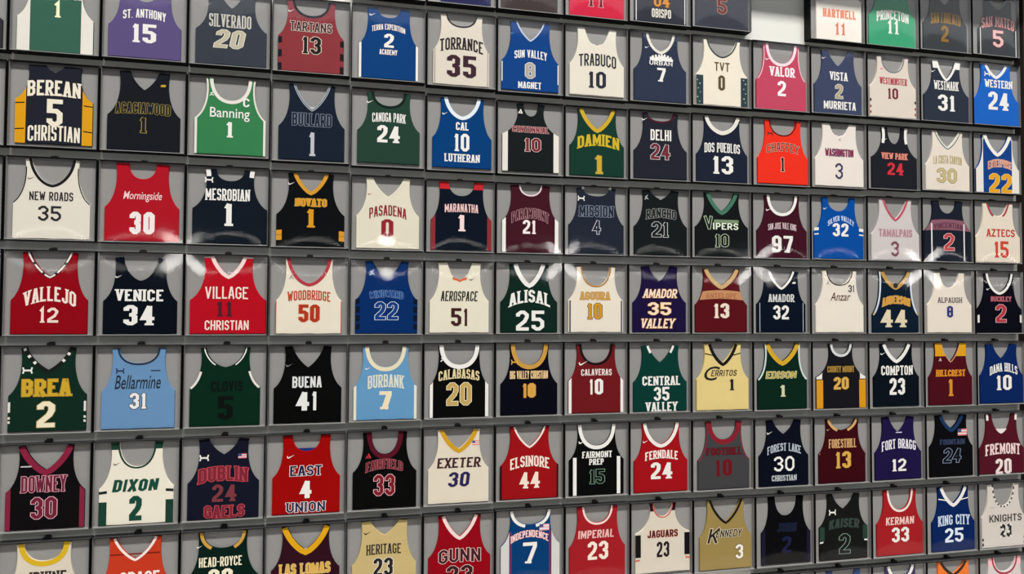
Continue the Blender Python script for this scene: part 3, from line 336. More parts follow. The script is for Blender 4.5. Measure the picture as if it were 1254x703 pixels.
[4, 6, 'navy jersey with a gold round collar and gold number 10', (6, 6, 19), 'u', [0.0032, 0.2455, 0.012, 0.2692, 0.1706, 0.125, 0.6007, 0.4273], [['N', (200, 151, 70), 0.036, None, 0], ['T', 'BIG VALLEY CHRISTIAN', -0.0004, 0.3452, 0.3348, 0.0735, (236, 204, 156), (171, 135, 81), 'b', 0, 0, 0.2], ['T', '10', 0.0031, 0.2152, 0.1145, 0.1242, (214, 162, 76), (203, 135, 54), 'b', 0, 0, 0.28], ['L', 'ua', -0.1251, 0.4513, 0.0524, (214, 160, 70)]]],
[4, 7, 'dark red jersey with a white number 10 and black collar', (108, 24, 28), 'u', [0.0056, 0.2466, 0.012, 0.2866, 0.1767, 0.1329, 0.5956, 0.437], [['N', (22, 18, 21), 0.0204, None, 0], ['S', (236, 232, 228), 0.0252, None, None], ['T', 'CALAVERAS', 0.008, 0.3574, 0.2763, 0.0549, (232, 216, 212), None, 'b', 0.01, 0, 0.19], ['T', '10', 0.0066, 0.2347, 0.1227, 0.1328, (236, 232, 228), None, 'b', 0, 0, 0.25], ['L', 'swoosh', -0.1113, 0.4354, 0.0822, (236, 232, 228)]]],
[4, 8, 'teal jersey with a white number 35 between two white words', (6, 55, 48), 'v', [0.0089, 0.2511, 0.012, 0.2639, 0.1756, 0.1115, 0.5853, 0.4366], [['N', (236, 232, 228), 0.021, None, 0.4], ['T', 'CENTRAL', 0.0168, 0.277, 0.3558, 0.0797, (236, 232, 228), None, 's', 0, 0, 0.22], ['T', '35', 0.0198, 0.1633, 0.1442, 0.1179, (236, 232, 228), None, 'b', 0, 0, 0.24], ['T', 'VALLEY', 0.0196, 0.0513, 0.2962, 0.0795, (236, 232, 228), None, 's', 0, 0, 0.22]]],
[4, 9, 'tan jersey number 1 with a black collar and shoulder lines', (223, 200, 134), 'v', [0.0118, 0.2553, 0.012, 0.2869, 0.1828, 0.1167, 0.6028, 0.43], [['N', (27, 26, 24), 0.03, None, 0], ['YL', (32, 29, 26), 0.5147], ['T', 'C', -0.0937, 0.338, 0.1551, 0.1251, (38, 34, 32), None, 'x', 0, 0.3, None], ['T', 'ERRITOS', 0.0238, 0.3401, 0.2489, 0.0538, (52, 44, 40), None, 'b', 0.0, 0.2, 0.16], ['T', '1', 0.0988, 0.2362, 0.0486, 0.1027, (36, 32, 30), None, 's', 0, 0, 0.26]]],
[4, 10, 'dark green jersey with a wide gold collar and cream number 1', (6, 37, 26), 'v', [0.0085, 0.2536, 0.012, 0.2843, 0.1833, 0.1364, 0.6096, 0.4462], [['N', (209, 164, 47), 0.042, None, 0], ['A', (204, 218, 214), 0.0156, 0, 1], ['T', 'EDISON', -0.0053, 0.322, 0.3138, 0.0706, (176, 157, 76), (226, 220, 164), 'b', 0.0, 0.15, 0.22], ['T', '1', 0.0084, 0.178, 0.0592, 0.1071, (208, 208, 170), None, 's', 0, 0, 0.28]]],
[4, 11, 'black jersey with a gold number 20 and yellow side panels', (21, 21, 26), 'u', [0.0182, 0.263, 0.012, 0.3006, 0.1331, 0.0921, 0.61, 0.5103], [['N', (214, 214, 214), 0.024, None, 0], ['S', (216, 149, 36), 0.069, 0.2741, None], ['S', (236, 232, 228), 0.06, 0.3456, 0.2821], ['T', 'COUNTY MOUNT', 0.0151, 0.3726, 0.2936, 0.0641, (171, 133, 59), (112, 83, 40), 's', 0, 0, 0.2], ['T', '20', 0.0182, 0.2416, 0.1637, 0.1201, (218, 173, 83), (180, 131, 52), 's', 0, 0, 0.24]]],
[4, 12, 'dark navy jersey with a white number 23 and white collar', (6, 14, 24), 'v', [0.0104, 0.253, 0.0169, 0.2932, 0.1805, 0.1242, 0.6093, 0.4555], [['N', (236, 232, 228), 0.0336, None, 0], ['T', 'COMPTON', 0.0145, 0.3558, 0.3509, 0.09, (236, 232, 228), None, 's', 0, 0, 0.2], ['T', '23', 0.0155, 0.2032, 0.1705, 0.1566, (236, 232, 228), None, 's', 0, 0, 0.26], ['L', 'swoosh', -0.1404, 0.5142, 0.0542, (236, 232, 228)]]],
[4, 13, 'maroon jersey with yellow shoulders and a gold number 1', (74, 11, 24), 'v', [0.013, 0.2508, 0.012, 0.2815, 0.183, 0.1041, 0.6097, 0.4305], [['Y', (221, 158, 31), 0.4821], ['N', (203, 153, 117), 0.0096, None, 0], ['T', 'HILLCREST', 0.0115, 0.3192, 0.3434, 0.0696, (218, 146, 36), (180, 90, 36), 's', 0, 0.05, 0.22], ['T', '1', 0.0091, 0.1802, 0.0569, 0.1667, (218, 140, 45), None, 's', 0, 0, 0.28], ['L', 'adidas', -0.1082, 0.4513, 0.0399, (226, 180, 180)]]],
[4, 14, 'blue jersey with a white number 10, right end below the black 2', (6, 35, 92), 'v', [0.02, 0.2575, 0.012, 0.2836, 0.1877, 0.1082, 0.5958, 0.4499], [['T', 'DANA HILLS', 0.0409, 0.3504, 0.3315, 0.0824, (236, 232, 228), None, 's', 0.12, 0, 0.22], ['T', '10', 0.0433, 0.2141, 0.1831, 0.1475, (236, 232, 228), None, 's', 0, 0, 0.26]]],
[5, 0, 'black jersey with a maroon collar and outlined number 30', (14, 11, 14), 'v', [0.0016, 0.2555, 0.0141, 0.2822, 0.1781, 0.1376, 0.612, 0.4363], [['N', (134, 35, 62), 0.042, None, 0], ['S', (126, 38, 62), 0.033, None, None], ['T', 'DOWNEY', -0.0095, 0.3363, 0.2988, 0.1254, (107, 32, 53), (228, 168, 182), 's', 0, 0, 0.18], ['T', '30', -0.0057, 0.1647, 0.1749, 0.161, (112, 30, 53), (228, 176, 186), 's', 0, 0, 0.22], ['L', 'bar', -0.1261, 0.4638, 0.0693, (200, 200, 205)]]],
[5, 1, 'white jersey with a green number 2 and green shoulders', (234, 226, 211), 'u', [-0.0006, 0.2535, 0.012, 0.2799, 0.179, 0.12, 0.6144, 0.4312], [['Y', (27, 59, 46), 0.5602], ['N', (27, 62, 50), 0.0132, None, 0], ['S', (29, 62, 50), 0.054, 0.1815, None], ['B', (32, 35, 35), 0.054, [[0.2481, 0.0198]]], ['T', 'DIXON', -0.0062, 0.2962, 0.3049, 0.0889, (20, 74, 58), None, 'b', 0, 0.18, 0.27], ['T', '2', -0.0059, 0.1279, 0.085, 0.1805, (22, 70, 56), None, 'b', 0, 0, 0.27], ['L', 'swoosh', -0.1362, 0.4566, 0.0477, (60, 60, 60)]]],
[5, 2, 'navy jersey with dull red number 24 between two red words', (19, 21, 37), 'v', [0.0011, 0.2547, 0.012, 0.2862, 0.1794, 0.1083, 0.6122, 0.494], [['T', 'DUBLIN', -0.0016, 0.3458, 0.3582, 0.1164, (122, 35, 51), (200, 76, 85), 's', 0.06, 0, 0.22], ['T', '24', 0.0081, 0.2055, 0.1731, 0.1288, (120, 54, 62), None, 's', 0, 0, 0.24], ['T', 'GAELS', 0.0103, 0.0673, 0.2953, 0.1004, (122, 35, 51), (196, 79, 88), 's', -0.02, 0, 0.2], ['L', 'ua', -0.1387, 0.4741, 0.0591, (236, 232, 228)], ['L', 'flag', 0.1344, 0.4787, 0.0604, (200, 90, 110)]]],
[5, 3, 'red jersey with a white number 4 and blue neck insert', (154, 6, 6), 'u', [0.0033, 0.2536, 0.012, 0.2923, 0.1815, 0.1068, 0.617, 0.4916], [['I', (32, 48, 114), 0.22], ['T', 'EAST', -0.0006, 0.343, 0.2478, 0.0871, (34, 38, 74), (238, 222, 222), 's', 0, 0, 0.22], ['T', '4', -0.0003, 0.1996, 0.0846, 0.1385, (236, 232, 228), None, 'b', 0, 0, 0.27], ['T', 'UNION', 0.0015, 0.0629, 0.2976, 0.0836, (34, 38, 74), (238, 222, 222), 's', 0, 0, 0.2], ['L', 'swoosh', -0.116, 0.4541, 0.0591, (236, 232, 228)]]],
[5, 4, 'black jersey with a red outlined number 33 and dark red collar', (6, 6, 6), 'u', [0.0036, 0.2505, 0.0134, 0.2985, 0.1756, 0.1064, 0.6162, 0.439], [['N', (86, 19, 35), 0.0372, None, 0], ['T', 'FAIRFIELD', -0.0005, 0.3529, 0.2962, 0.0826, (109, 32, 45), (185, 108, 117), 's', 0.1, 0, 0.2], ['T', '33', -0.0006, 0.1962, 0.171, 0.1715, (122, 22, 38), (238, 180, 184), 'b', 0, 0, 0.2], ['L', 'adidas', -0.1257, 0.4307, 0.0489, (190, 50, 60)]]],
[5, 5, 'white jersey with a gold collar and purple number 30', (222, 211, 193), 'v', [0.0011, 0.2495, 0.0148, 0.2892, 0.1761, 0.1269, 0.6139, 0.4522], [['N', (205, 155, 36), 0.0348, None, 0], ['T', 'EXETER', 0.0038, 0.3402, 0.3535, 0.0812, (70, 34, 44), None, 's', 0, 0.1, 0.22], ['T', '30', 0.0047, 0.205, 0.1723, 0.1182, (44, 34, 84), None, 's', 0, 0.12, 0.24], ['L', 'flag', 0.1415, 0.4959, 0.0593, (220, 110, 110)]]],
[5, 6, 'red jersey with a cream number 44 and thin black side edges', (152, 16, 21), 'v', [0.0023, 0.2513, 0.012, 0.2834, 0.1715, 0.1246, 0.611, 0.445], [['N', (242, 220, 215), 0.0156, None, 0], ['S', (29, 18, 21), 0.0156, None, None], ['T', 'ELSINORE', 0.0046, 0.3127, 0.3367, 0.0898, (242, 224, 212), None, 's', 0.08, 0, 0.15], ['T', '44', 0.0051, 0.1669, 0.1726, 0.1373, (242, 222, 208), None, 's', 0, 0, 0.2]]],
[5, 7, 'black jersey with white side stripes and green outlined number 15', (6, 6, 6), 'u', [0.003, 0.2459, 0.012, 0.3066, 0.1738, 0.1379, 0.6084, 0.4283], [['N', (236, 232, 228), 0.0312, None, 0], ['SS', (236, 232, 228), 0.033, 0.0312], ['T', 'FAIRMONT', 0.006, 0.3534, 0.2678, 0.0545, (236, 232, 228), None, 's', 0, 0, 0.2], ['T', 'PREP', -0.0001, 0.292, 0.13, 0.0516, (236, 232, 228), None, 's', 0, 0, 0.2], ['T', '15', 0.0062, 0.167, 0.1407, 0.1289, (6, 6, 6), (124, 164, 140), 's', 0, 0, 0.22], ['L', 'swoosh', -0.1297, 0.4618, 0.0637, (236, 232, 228)]]],
[5, 8, 'bright red jersey with a white number 24 and white collar', (159, 16, 24), 'w', [0.0075, 0.2511, 0.012, 0.2796, 0.1776, 0.1392, 0.6098, 0.4229], [['N', (236, 232, 228), 0.03, None, 0], ['T', 'FERNDALE', 0.0121, 0.3302, 0.3068, 0.0733, (244, 226, 222), None, 's', 0.06, 0, 0.2], ['T', '24', 0.0118, 0.1954, 0.2012, 0.1435, (236, 232, 228), None, 's', 0, 0, 0.26], ['L', 'swoosh', -0.1387, 0.4502, 0.0506, (236, 232, 228)]]],
[5, 9, 'grey jersey with a red collar and red number 10', (65, 64, 66), 'u', [0.0128, 0.2531, 0.012, 0.267, 0.1774, 0.1234, 0.6111, 0.4473], [['N', (133, 32, 46), 0.042, None, 0], ['A', (133, 40, 53), 0.0096, 0, 1], ['T', 'FOOTHILL', 0.015, 0.344, 0.3543, 0.0713, (102, 18, 29), (72, 27, 34), 's', 0, 0, 0.24], ['T', '10', 0.01, 0.1991, 0.1642, 0.1449, (107, 16, 27), None, 's', 0, 0, 0.26]]],
[5, 10, 'navy jersey with a thin white number 30 between two words', (6, 11, 26), 'v', [0.0087, 0.2523, 0.012, 0.2828, 0.1776, 0.1139, 0.6061, 0.4767], [['T', 'FOREST LAKE', 0.0099, 0.3492, 0.3429, 0.0702, (182, 190, 204), None, 's', 0.1, 0, 0.17], ['T', '30', 0.0087, 0.2101, 0.2068, 0.1324, (236, 232, 228), None, 'b', 0, 0, 0.15], ['T', 'CHRISTIAN', 0.0077, 0.083, 0.2539, 0.0519, (190, 194, 200), None, 's', 0, 0, 0.18], ['L', 'swoosh', -0.1391, 0.4921, 0.0586, (236, 232, 228)]]],
[5, 11, 'maroon jersey with a gold number 13 and short gold collar strips', (56, 6, 14), 'w', [0.012, 0.2484, 0.012, 0.2784, 0.1759, 0.1381, 0.5999, 0.4943], [['N', (209, 166, 104), 0.024, None, 0.8], ['T', 'FORESTHILL', 0.013, 0.3733, 0.3005, 0.0903, (212, 166, 113), (136, 88, 56), 's', 0, 0, 0.22], ['T', '13', 0.0191, 0.2217, 0.1633, 0.1539, (218, 166, 76), None, 's', 0, 0, 0.28], ['B', (171, 108, 108), 0.012, [[0.3074, 0.0114], [0.2811, 0.0114]]], ['L', 'swoosh', -0.1375, 0.5019, 0.0366, (220, 170, 140)]]],
[5, 12, 'purple jersey with a white number 12', (28, 19, 65), 'v', [0.0121, 0.2564, 0.012, 0.2674, 0.1785, 0.1037, 0.6015, 0.4551], [['T', 'FORT BRAGG', 0.016, 0.3384, 0.3774, 0.0894, (230, 226, 236), None, 's', 0.07, 0, 0.18], ['T', '12', 0.0165, 0.1473, 0.1572, 0.1163, (236, 232, 228), None, 's', 0, 0, 0.24], ['L', 'bar', 0.0177, 0.4536, 0.0675, (220, 220, 230)]]],
[5, 13, 'black jersey with a blue collar and slanted outlined number 24', (6, 6, 9), 'v', [0.0094, 0.2484, 0.012, 0.2974, 0.1815, 0.1078, 0.6028, 0.4706], [['N', (26, 53, 93), 0.036, None, 0], ['T', 'FOUNTAIN', 0.0198, 0.3416, 0.2925, 0.0581, (50, 60, 88), (34, 44, 66), 'b', 0, 0, 0.22], ['T', '24', 0.0176, 0.2117, 0.2104, 0.1464, (6, 6, 9), (156, 172, 206), 'b', 0, 0.14, 0.22], ['L', 'flag', 0.1356, 0.4319, 0.1044, (226, 120, 120)]]],
[5, 14, 'maroon jersey with a white number 20 and white neck insert', (81, 19, 33), 'w', [0.0094, 0.2681, 0.012, 0.2538, 0.1887, 0.1208, 0.5969, 0.4], [['I', (240, 225, 225), 0.3], ['A', (236, 232, 228), 0.027, 0.03, 0.12], ['T', 'FREMONT', 0.0195, 0.2511, 0.4166, 0.107, (238, 210, 210), None, 's', 0.04, 0, 0.19], ['T', '20', 0.0248, 0.0819, 0.1909, 0.1491, (238, 220, 220), None, 's', 0, 0, 0.26]]],
[6, 0, 'white jersey with a yellow collar in the bottom left corner', (218, 206, 189), 'u', [-0.002, 0.2586, 0.012, 0.2819, 0.1779, 0.1284, 0.6116, 0.4802], [['N', (216, 176, 38), 0.036, None, 0], ['T', 'IRVINE', 0.027, 0.3662, 0.2355, 0.0832, (50, 42, 40), None, 's', 0, 0, 0.22]]],
[6, 1, 'orange red jersey with a thin white collar, bottom edge', (194, 58, 32), 'v', [-0.0059, 0.2434, 0.012, 0.2759, 0.1775, 0.1323, 0.6125, 0.4543], [['N', (244, 225, 220), 0.018, None, 0], ['D', (120, 35, 24), 0.4848, 0.4954], ['T', 'GRACE', 0.0269, 0.3114, 0.2692, 0.0975, (244, 226, 220), None, 'b', 0, 0, 0.2]]],
[6, 2, 'dark green jersey with short gold collar strips, bottom edge', (6, 30, 24), 'u', [0.0006, 0.2584, 0.012, 0.2709, 0.1771, 0.1406, 0.6144, 0.4881], [['N', (200, 153, 72), 0.024, None, 0.7], ['T', 'HEAD-ROYCE', -0.0144, 0.3906, 0.3046, 0.0718, (238, 228, 200), None, 'b', 0, 0, 0.19], ['T', '22', -0.0124, 0.2674, 0.1723, 0.1372, (238, 230, 205), None, 's', 0, 0, 0.26], ['L', 'swoosh', -0.1639, 0.5086, 0.0411, (236, 232, 228)]]],
[6, 3, 'dark maroon jersey with a gold collar and gold word', (46, 14, 26), 'v', [0.001, 0.2558, 0.012, 0.2867, 0.18, 0.1401, 0.6181, 0.4354], [['N', (221, 164, 27), 0.042, None, 0], ['T', 'LAS LOMAS', -0.0029, 0.2911, 0.3874, 0.0928, (218, 171, 81), (221, 193, 135), 's', 0.0, 0, 0.2], ['I', (230, 220, 200), 0.06]]],
[6, 4, 'tan jersey with a black number 23', (197, 174, 121), 'v', [-0.0006, 0.2521, 0.012, 0.2808, 0.1823, 0.11, 0.6239, 0.5081], [['T', 'HERITAGE', -0.0058, 0.3997, 0.2706, 0.0788, (48, 44, 42), None, 's', 0.02, 0, 0.13], ['T', '23', -0.0094, 0.2607, 0.1605, 0.1474, (38, 34, 34), (236, 230, 220), 's', 0, 0, 0.26], ['L', 'swoosh', -0.1328, 0.5309, 0.0552, (40, 36, 36)]]],
[6, 5, 'red jersey number 23 with black white edged letters', (144, 6, 22), 'v', [0.0065, 0.2548, 0.012, 0.2939, 0.1757, 0.1223, 0.6307, 0.457], [['N', (244, 215, 212), 0.0276, None, 0], ['T', 'GUNN', 0.0074, 0.3052, 0.3524, 0.1175, (64, 28, 34), (230, 196, 192), 'b', 0.03, 0, 0.2], ['T', '23', 0.0084, 0.1526, 0.2233, 0.1542, (60, 24, 30), (230, 200, 195), 's', 0, 0, 0.22]]],
[6, 6, 'blue jersey number 7 with white sides and purple side stripes', (6, 58, 111), 'u', [0.007, 0.2526, 0.0283, 0.3485, 0.1772, 0.1495, 0.6359, 0.5146], [['N', (236, 232, 228), 0.0252, None, 0.85], ['S', (208, 207, 203), 0.0708, None, None], ['SS', (104, 48, 96), 0.072, 0.021], ['T', 'INDEPENDENCE', 0.0001, 0.4253, 0.3298, 0.0642, (240, 212, 212), (184, 76, 85), 's', 0.14, 0, 0.18], ['T', '7', 0.0031, 0.2854, 0.1199, 0.1717, (236, 232, 228), None, 's', 0, 0, 0.2], ['L', 'flag', 0.1264, 0.4884, 0.0848, (230, 170, 180)]]],
[6, 7, 'red jersey with a cream number 23 and thin pale collar', (159, 30, 38), 'u', [0.0036, 0.2502, 0.0158, 0.2936, 0.1832, 0.1205, 0.6359, 0.4954], [['N', (244, 215, 210), 0.0168, None, 0], ['T', 'IMPERIAL', -0.009, 0.4023, 0.3194, 0.0679, (232, 180, 178), None, 'b', 0, 0.08, 0.22], ['T', '23', 0.0075, 0.2631, 0.1829, 0.1521, (242, 226, 212), None, 'b', 0, 0, 0.22], ['L', 'swoosh', -0.1512, 0.5339, 0.0347, (120, 20, 30)]]],
[6, 8, 'white jersey with black shoulders and curved black side panels', (214, 204, 189), 'u', [0.0136, 0.2549, 0.0339, 0.3731, 0.1278, 0.0846, 0.6308, 0.5124], [['Y', (43, 16, 26), 0.5604], ['N', (203, 99, 90), 0.0108, None, 0], ['S', (21, 19, 21), 0.051, 0.3636, 0.1716], ['B', (214, 108, 81), 0.042, [[0.1456, 0.0154]]], ['T', 'JAGUARS', 0.0135, 0.365, 0.2907, 0.0694, (50, 28, 34), (228, 140, 120), 'b', 0, 0, 0.2], ['T', '23', 0.0158, 0.2308, 0.1178, 0.1315, (40, 22, 28), None, 'b', 0, 0, 0.26]]],
[6, 9, 'olive gold jersey with a white number 3', (153, 130, 77), 'v', [0.0203, 0.2538, 0.0146, 0.3011, 0.1841, 0.1431, 0.6255, 0.4312], [['N', (32, 27, 22), 0.0216, None, 0], ['T', 'K', -0.0992, 0.3128, 0.103, 0.1364, (44, 36, 30), (226, 214, 190), 'b', 0, 0.25, 0.18], ['T', 'ENNEDY', 0.0509, 0.3275, 0.2534, 0.0735, (44, 36, 30), (226, 214, 190), 's', 0, 0.2, 0.16], ['T', '3', 0.153, 0.1612, 0.0855, 0.135, (238, 230, 216), (48, 37, 27), 'b', 0, 0, 0.24]]],
[6, 10, 'black jersey with a dim blue number 2', (6, 6, 9), 'u', [0.0187, 0.2491, 0.0186, 0.2978, 0.18, 0.1135, 0.6226, 0.4467], [['S', (27, 23, 46), 0.036, None, None], ['T', 'JOHN', 0.0242, 0.3425, 0.2069, 0.0875, (18, 26, 50), (12, 18, 34), 's', 0, 0, 0.26], ['T', '2', 0.023, 0.1901, 0.0941, 0.1472, (22, 24, 60), None, 's', 0, 0, 0.26]]],
[6, 11, 'black jersey with a pale outlined number 2 and green sides', (20, 21, 20), 'v', [0.0131, 0.2544, 0.012, 0.3102, 0.1741, 0.1183, 0.6122, 0.4729], [['S', (40, 64, 53), 0.051, 0.3191, 0.1927], ['B', (236, 232, 228), 0.036, [[0.1775, 0.0132]]], ['T', 'KAISER', 0.0185, 0.3411, 0.3271, 0.0919, (52, 68, 62), (30, 40, 38), 'b', 0.05, 0.1, 0.26], ['T', '2', 0.0209, 0.156, 0.1218, 0.1885, (20, 21, 20), (156, 180, 166), 's', 0, 0, 0.22], ['L', 'ua', -0.1063, 0.448, 0.0649, (236, 232, 228)]]],
[6, 12, 'red jersey with a white number 33 and white collar', (162, 30, 36), 'u', [0.0212, 0.255, 0.012, 0.3063, 0.1838, 0.1241, 0.6243, 0.4338], [['N', (240, 226, 220), 0.0204, None, 0], ['T', 'KERMAN', 0.0197, 0.3322, 0.3097, 0.0729, (238, 196, 190), None, 'b', 0, 0.05, 0.2], ['T', '33', 0.0225, 0.2018, 0.1888, 0.1379, (236, 232, 228), None, 'b', 0, 0, 0.24]]],
[6, 13, 'blue jersey with a pale number 25 and white collar stripes', (6, 34, 89), 'v', [0.0258, 0.2453, 0.012, 0.2847, 0.1775, 0.1242, 0.6258, 0.4623], [['N', (236, 232, 228), 0.0336, None, 0], ['YL', (236, 232, 228), 0.5116], ['T', 'KING CITY', 0.0295, 0.3053, 0.3626, 0.0956, (198, 212, 234), None, 's', 0.03, 0, 0.2], ['T', '25', 0.0302, 0.1617, 0.2094, 0.1326, (222, 230, 242), None, 's', 0, 0, 0.22]]],
[6, 14, 'white jersey with a black checkered number 23', (212, 202, 195), 'u', [0.0198, 0.2577, 0.012, 0.3038, 0.1905, 0.1208, 0.6273, 0.4104], [['N', (67, 64, 66), 0.0156, (228, 222, 214), 0], ['T', 'KNIGHTS', 0.0428, 0.2911, 0.3888, 0.0704, (70, 66, 70), None, 'b', 0, 0, 0.2], ['T', '23', 0.0453, 0.1689, 0.134, 0.1245, (36, 36, 40), None, 'b', 0, 0, 0.28], ['L', 'checks', 0.0453, 0.1689, 0.1374, (228, 222, 214)], ['B', (40, 38, 40), 0.018, [[0.0918, 0.0242], [0.0449, 0.0286]]], ['L', 'bar', -0.1104, 0.4001, 0.0598, (190, 185, 182)]]],
[7, 10, 'red jersey mostly cut off by the bottom edge', (151, 26, 38), 'u', [-0.0091, 0.2479, 0.11, 0.3912, 0.1776, 0.1172, 0.611, 0.5128], []],
[7, 11, 'blue jersey with only its straps showing at the bottom edge', (41, 70, 127), 'u', [0.0111, 0.2536, 0.0824, 0.382, 0.1802, 0.1187, 0.6103, 0.4812], []],
[7, 12, 'purple jersey with a white collar at the bottom edge', (58, 42, 89), 'w', [0.0245, 0.2527, 0.0503, 0.3682, 0.1716, 0.1198, 0.6079, 0.4794], [['N', (236, 232, 228), 0.03, None, 0]]],
[7, 13, 'bright orange jersey with a black collar at the bottom edge', (235, 118, 36), 'v', [0.0178, 0.2444, 0.0411, 0.3246, 0.1817, 0.1302, 0.6043, 0.4853], [['N', (43, 27, 22), 0.027, None, 0], ['I', (230, 225, 220), 0.08]]],
[7, 14, 'white jersey with a red collar line in the bottom right corner', (212, 202, 201), 'u', [0.0208, 0.2567, 0.0191, 0.3219, 0.1967, 0.1247, 0.6021, 0.46], [['Y', (244, 190, 196), 0.5166], ['N2', (167, 36, 59), 0.012, 0.018]]],
[0, -1, 'dark grey jersey at the left edge beside the green 1', (48, 48, 52), 'u', [-0.0032, 0.2603, 0.012, 0.222, 0.1728, 0.1109, 0.5743, 0.4592], []]]
WALL_R = 9.03
COVER_BOW = 0.004

# ------------------------------------------------------------------ the room
CASE_D = 0.098          # depth of a case
wall_m = plain('painted_wall', (218, 219, 212), .45, .4, .03, 3)
struct('wall_back', boxes('wall_back', [(-4.5, WALL_R, CASE_D, CASE_D + .2, 0, CEIL_Z)], wall_m))
struct('bounce_strip', boxes('bounce_strip', [(-4.5, 13.5, -3.4, CASE_D, 0, .02)], plain('pale_bounce_floor', (205, 202, 196), .7, .3)))  # unseen pale floor strip, added to bounce light onto the lower rows
struct('floor', boxes('floor', [(-4.5, 13.5, -24, CASE_D + .2, -.1, 0)], plain('dark_carpet', (34, 33, 34), .95, .1, .1, 12)))
struct('ceiling', boxes('ceiling', [(-4.5, 13.5, -24, CASE_D + .2, CEIL_Z, CEIL_Z + .1)], plain('dark_ceiling', (70, 68, 66), .8, .2, .02, 4)))
struct('shade_ledge', boxes('shade_ledge', [(-2, WALL_R, -.23, CASE_D, 6.72, 6.95)], plain('dark_bronze_trim', (52, 42, 36), .5, .4, .05, 8)))  # unseen ledge, added to shade the top row
struct('trim_1', boxes('trim_1', [(WALL_R, WALL_R + .22, -.02, CASE_D + .2, 0, CEIL_Z)], plain('dark_bronze_trim', (52, 42, 36), .5, .4, .05, 8)))

# ------------------------------------------------------------------ display cases
black_m = plain('black_powder_coat', (11, 11, 12), .6, .15)
lit_top_m = plain('lit_frame_top', (58, 58, 60), .4, .5, .04, 60)
grey_m = plain('grey_felt', (146, 144, 143), .9, .15, .04, 40)
lip_m = plain('acrylic_edge_glint', (150, 150, 148), .15, .6)  # pale tone puts the clear edge's glint into the colour
clear_m = acrylic()
W0, H0 = 0.588, 0.619
T = .005
def frame_mesh():
    w, h, d = W0 / 2, H0, CASE_D
    bs = [(-w, -w + T, 0, d, 0, h), (w - T, w, 0, d, 0, h), (-w + T, w - T, 0, d, h - T, h),
          (-w + T, w - T, .002, d, 0, T), (-w + T, w - T, .0415, d, T, h - T)]
    me = boxes('case_frame', bs, black_m)
    me.materials.append(lit_top_m)
    for p in me.polygons:                      # the outer top is coloured lighter to carry the overhead light
        if p.normal.z > .9 and p.center.z > h - .001: p.material_index = 1
    return me
def panel_mesh():
    w = W0 / 2 - T
    q = .0012                                   # felt back with felt-lined sides and sill
    return boxes('grey_back_panel', [(-w, w, .036, .0415, T, H0 - T), (-w, -w + q, .0025, .036, T, H0 - T), (w - q, w, .0025, .036, T, H0 - T), (-w + q, w - q, .006, .036, T, T + q)], grey_m)
def lip_mesh():
    w = W0 / 2 - T
    return boxes('acrylic_lip', [(-w, w, -.0015, .003, .0005, .0058)], lip_m, .001)
def hanger_mesh():
    return boxes('hanger', [(-.024, .024, CASE_D - .045, CASE_D - .012, H0 - .001, H0 + .017), (-.018, .018, CASE_D - .02, CASE_D + .001, H0 - .001, H0 + .024)],
                 plain('black_steel', (10, 10, 11), .35, .5), .002)
def cover_mesh(amp, skx, skz):
    n, w, h = 22, W0 / 2 - T - .0005, H0 - 2 * T
    V, F = [], []
    for j in range(n + 1):
        for i in range(n + 1):
            u, v = 2 * i / n - 1, 2 * j / n - 1
            z = amp * (1 - u * u) * (1 - v * v) * (1 + skx * u + skz * v)
            V.append((u * w, .001 - z, T + h * j / n))
    for j in range(n):
        for i in range(n):
            a = j * (n + 1) + i; F.append((a, a + 1, a + n + 2, a + n + 1))
    me = mesh('clear_cover', V, F, [clear_m])
    me.polygons.foreach_set('use_smooth', [len(f) and q < n * n for q, f in enumerate(F)])
    return me
FRAME, PANEL, LIP, HANG = frame_mesh(), panel_mesh(), lip_mesh(), hanger_mesh()
COVERS = [cover_mesh(COVER_BOW * (.75 + .5 * random.random()), random.uniform(-.3, .3), random.uniform(-.25, .25)) for _ in range(14)]
labels = {(j[0], j[1]): j[2] for j in JERSEYS}
BARE = {(-1, 4): 'black case at the top edge above the blue jersey number 2',
        (1, -1): 'black case cut by the left edge beside the navy 5 jersey',
        (2, -1): 'black case cut by the left edge beside the white 35 jersey',
        (4, -1): 'black case beyond the left edge beside the green 2 jersey',
        (5, -1): 'black case beyond the left edge beside the black 30 jersey',
        (6, -1): 'black case beyond the left edge beside the yellow collared jersey',
        (3, -1): 'black case cut by the left edge beside the red 12 jersey'}
geo = {}
for (r, c, x, z, w, h) in CASES:
    geo[r, c] = (x, z, w, h)
    d = labels.get((r, c))
    if d is None: lab = BARE[r, c]
    else:
        n = len(d.split())
        lab = ('black grey-backed display case around the ' if n <= 9 else 'black case around the ' if n <= 12 else 'case of the ') + d
    t = empty('display_case', (x, 0, z), lab, 'display case', 'black display cases in rows on the wall')
    t.scale = (w / W0, 1, h / H0)
    link('frame', FRAME, t); link('back_panel', PANEL, t)
    link('clear_cover', random.choice(COVERS), t); link('bottom_lip', LIP, t); link('hanger', HANG, t)

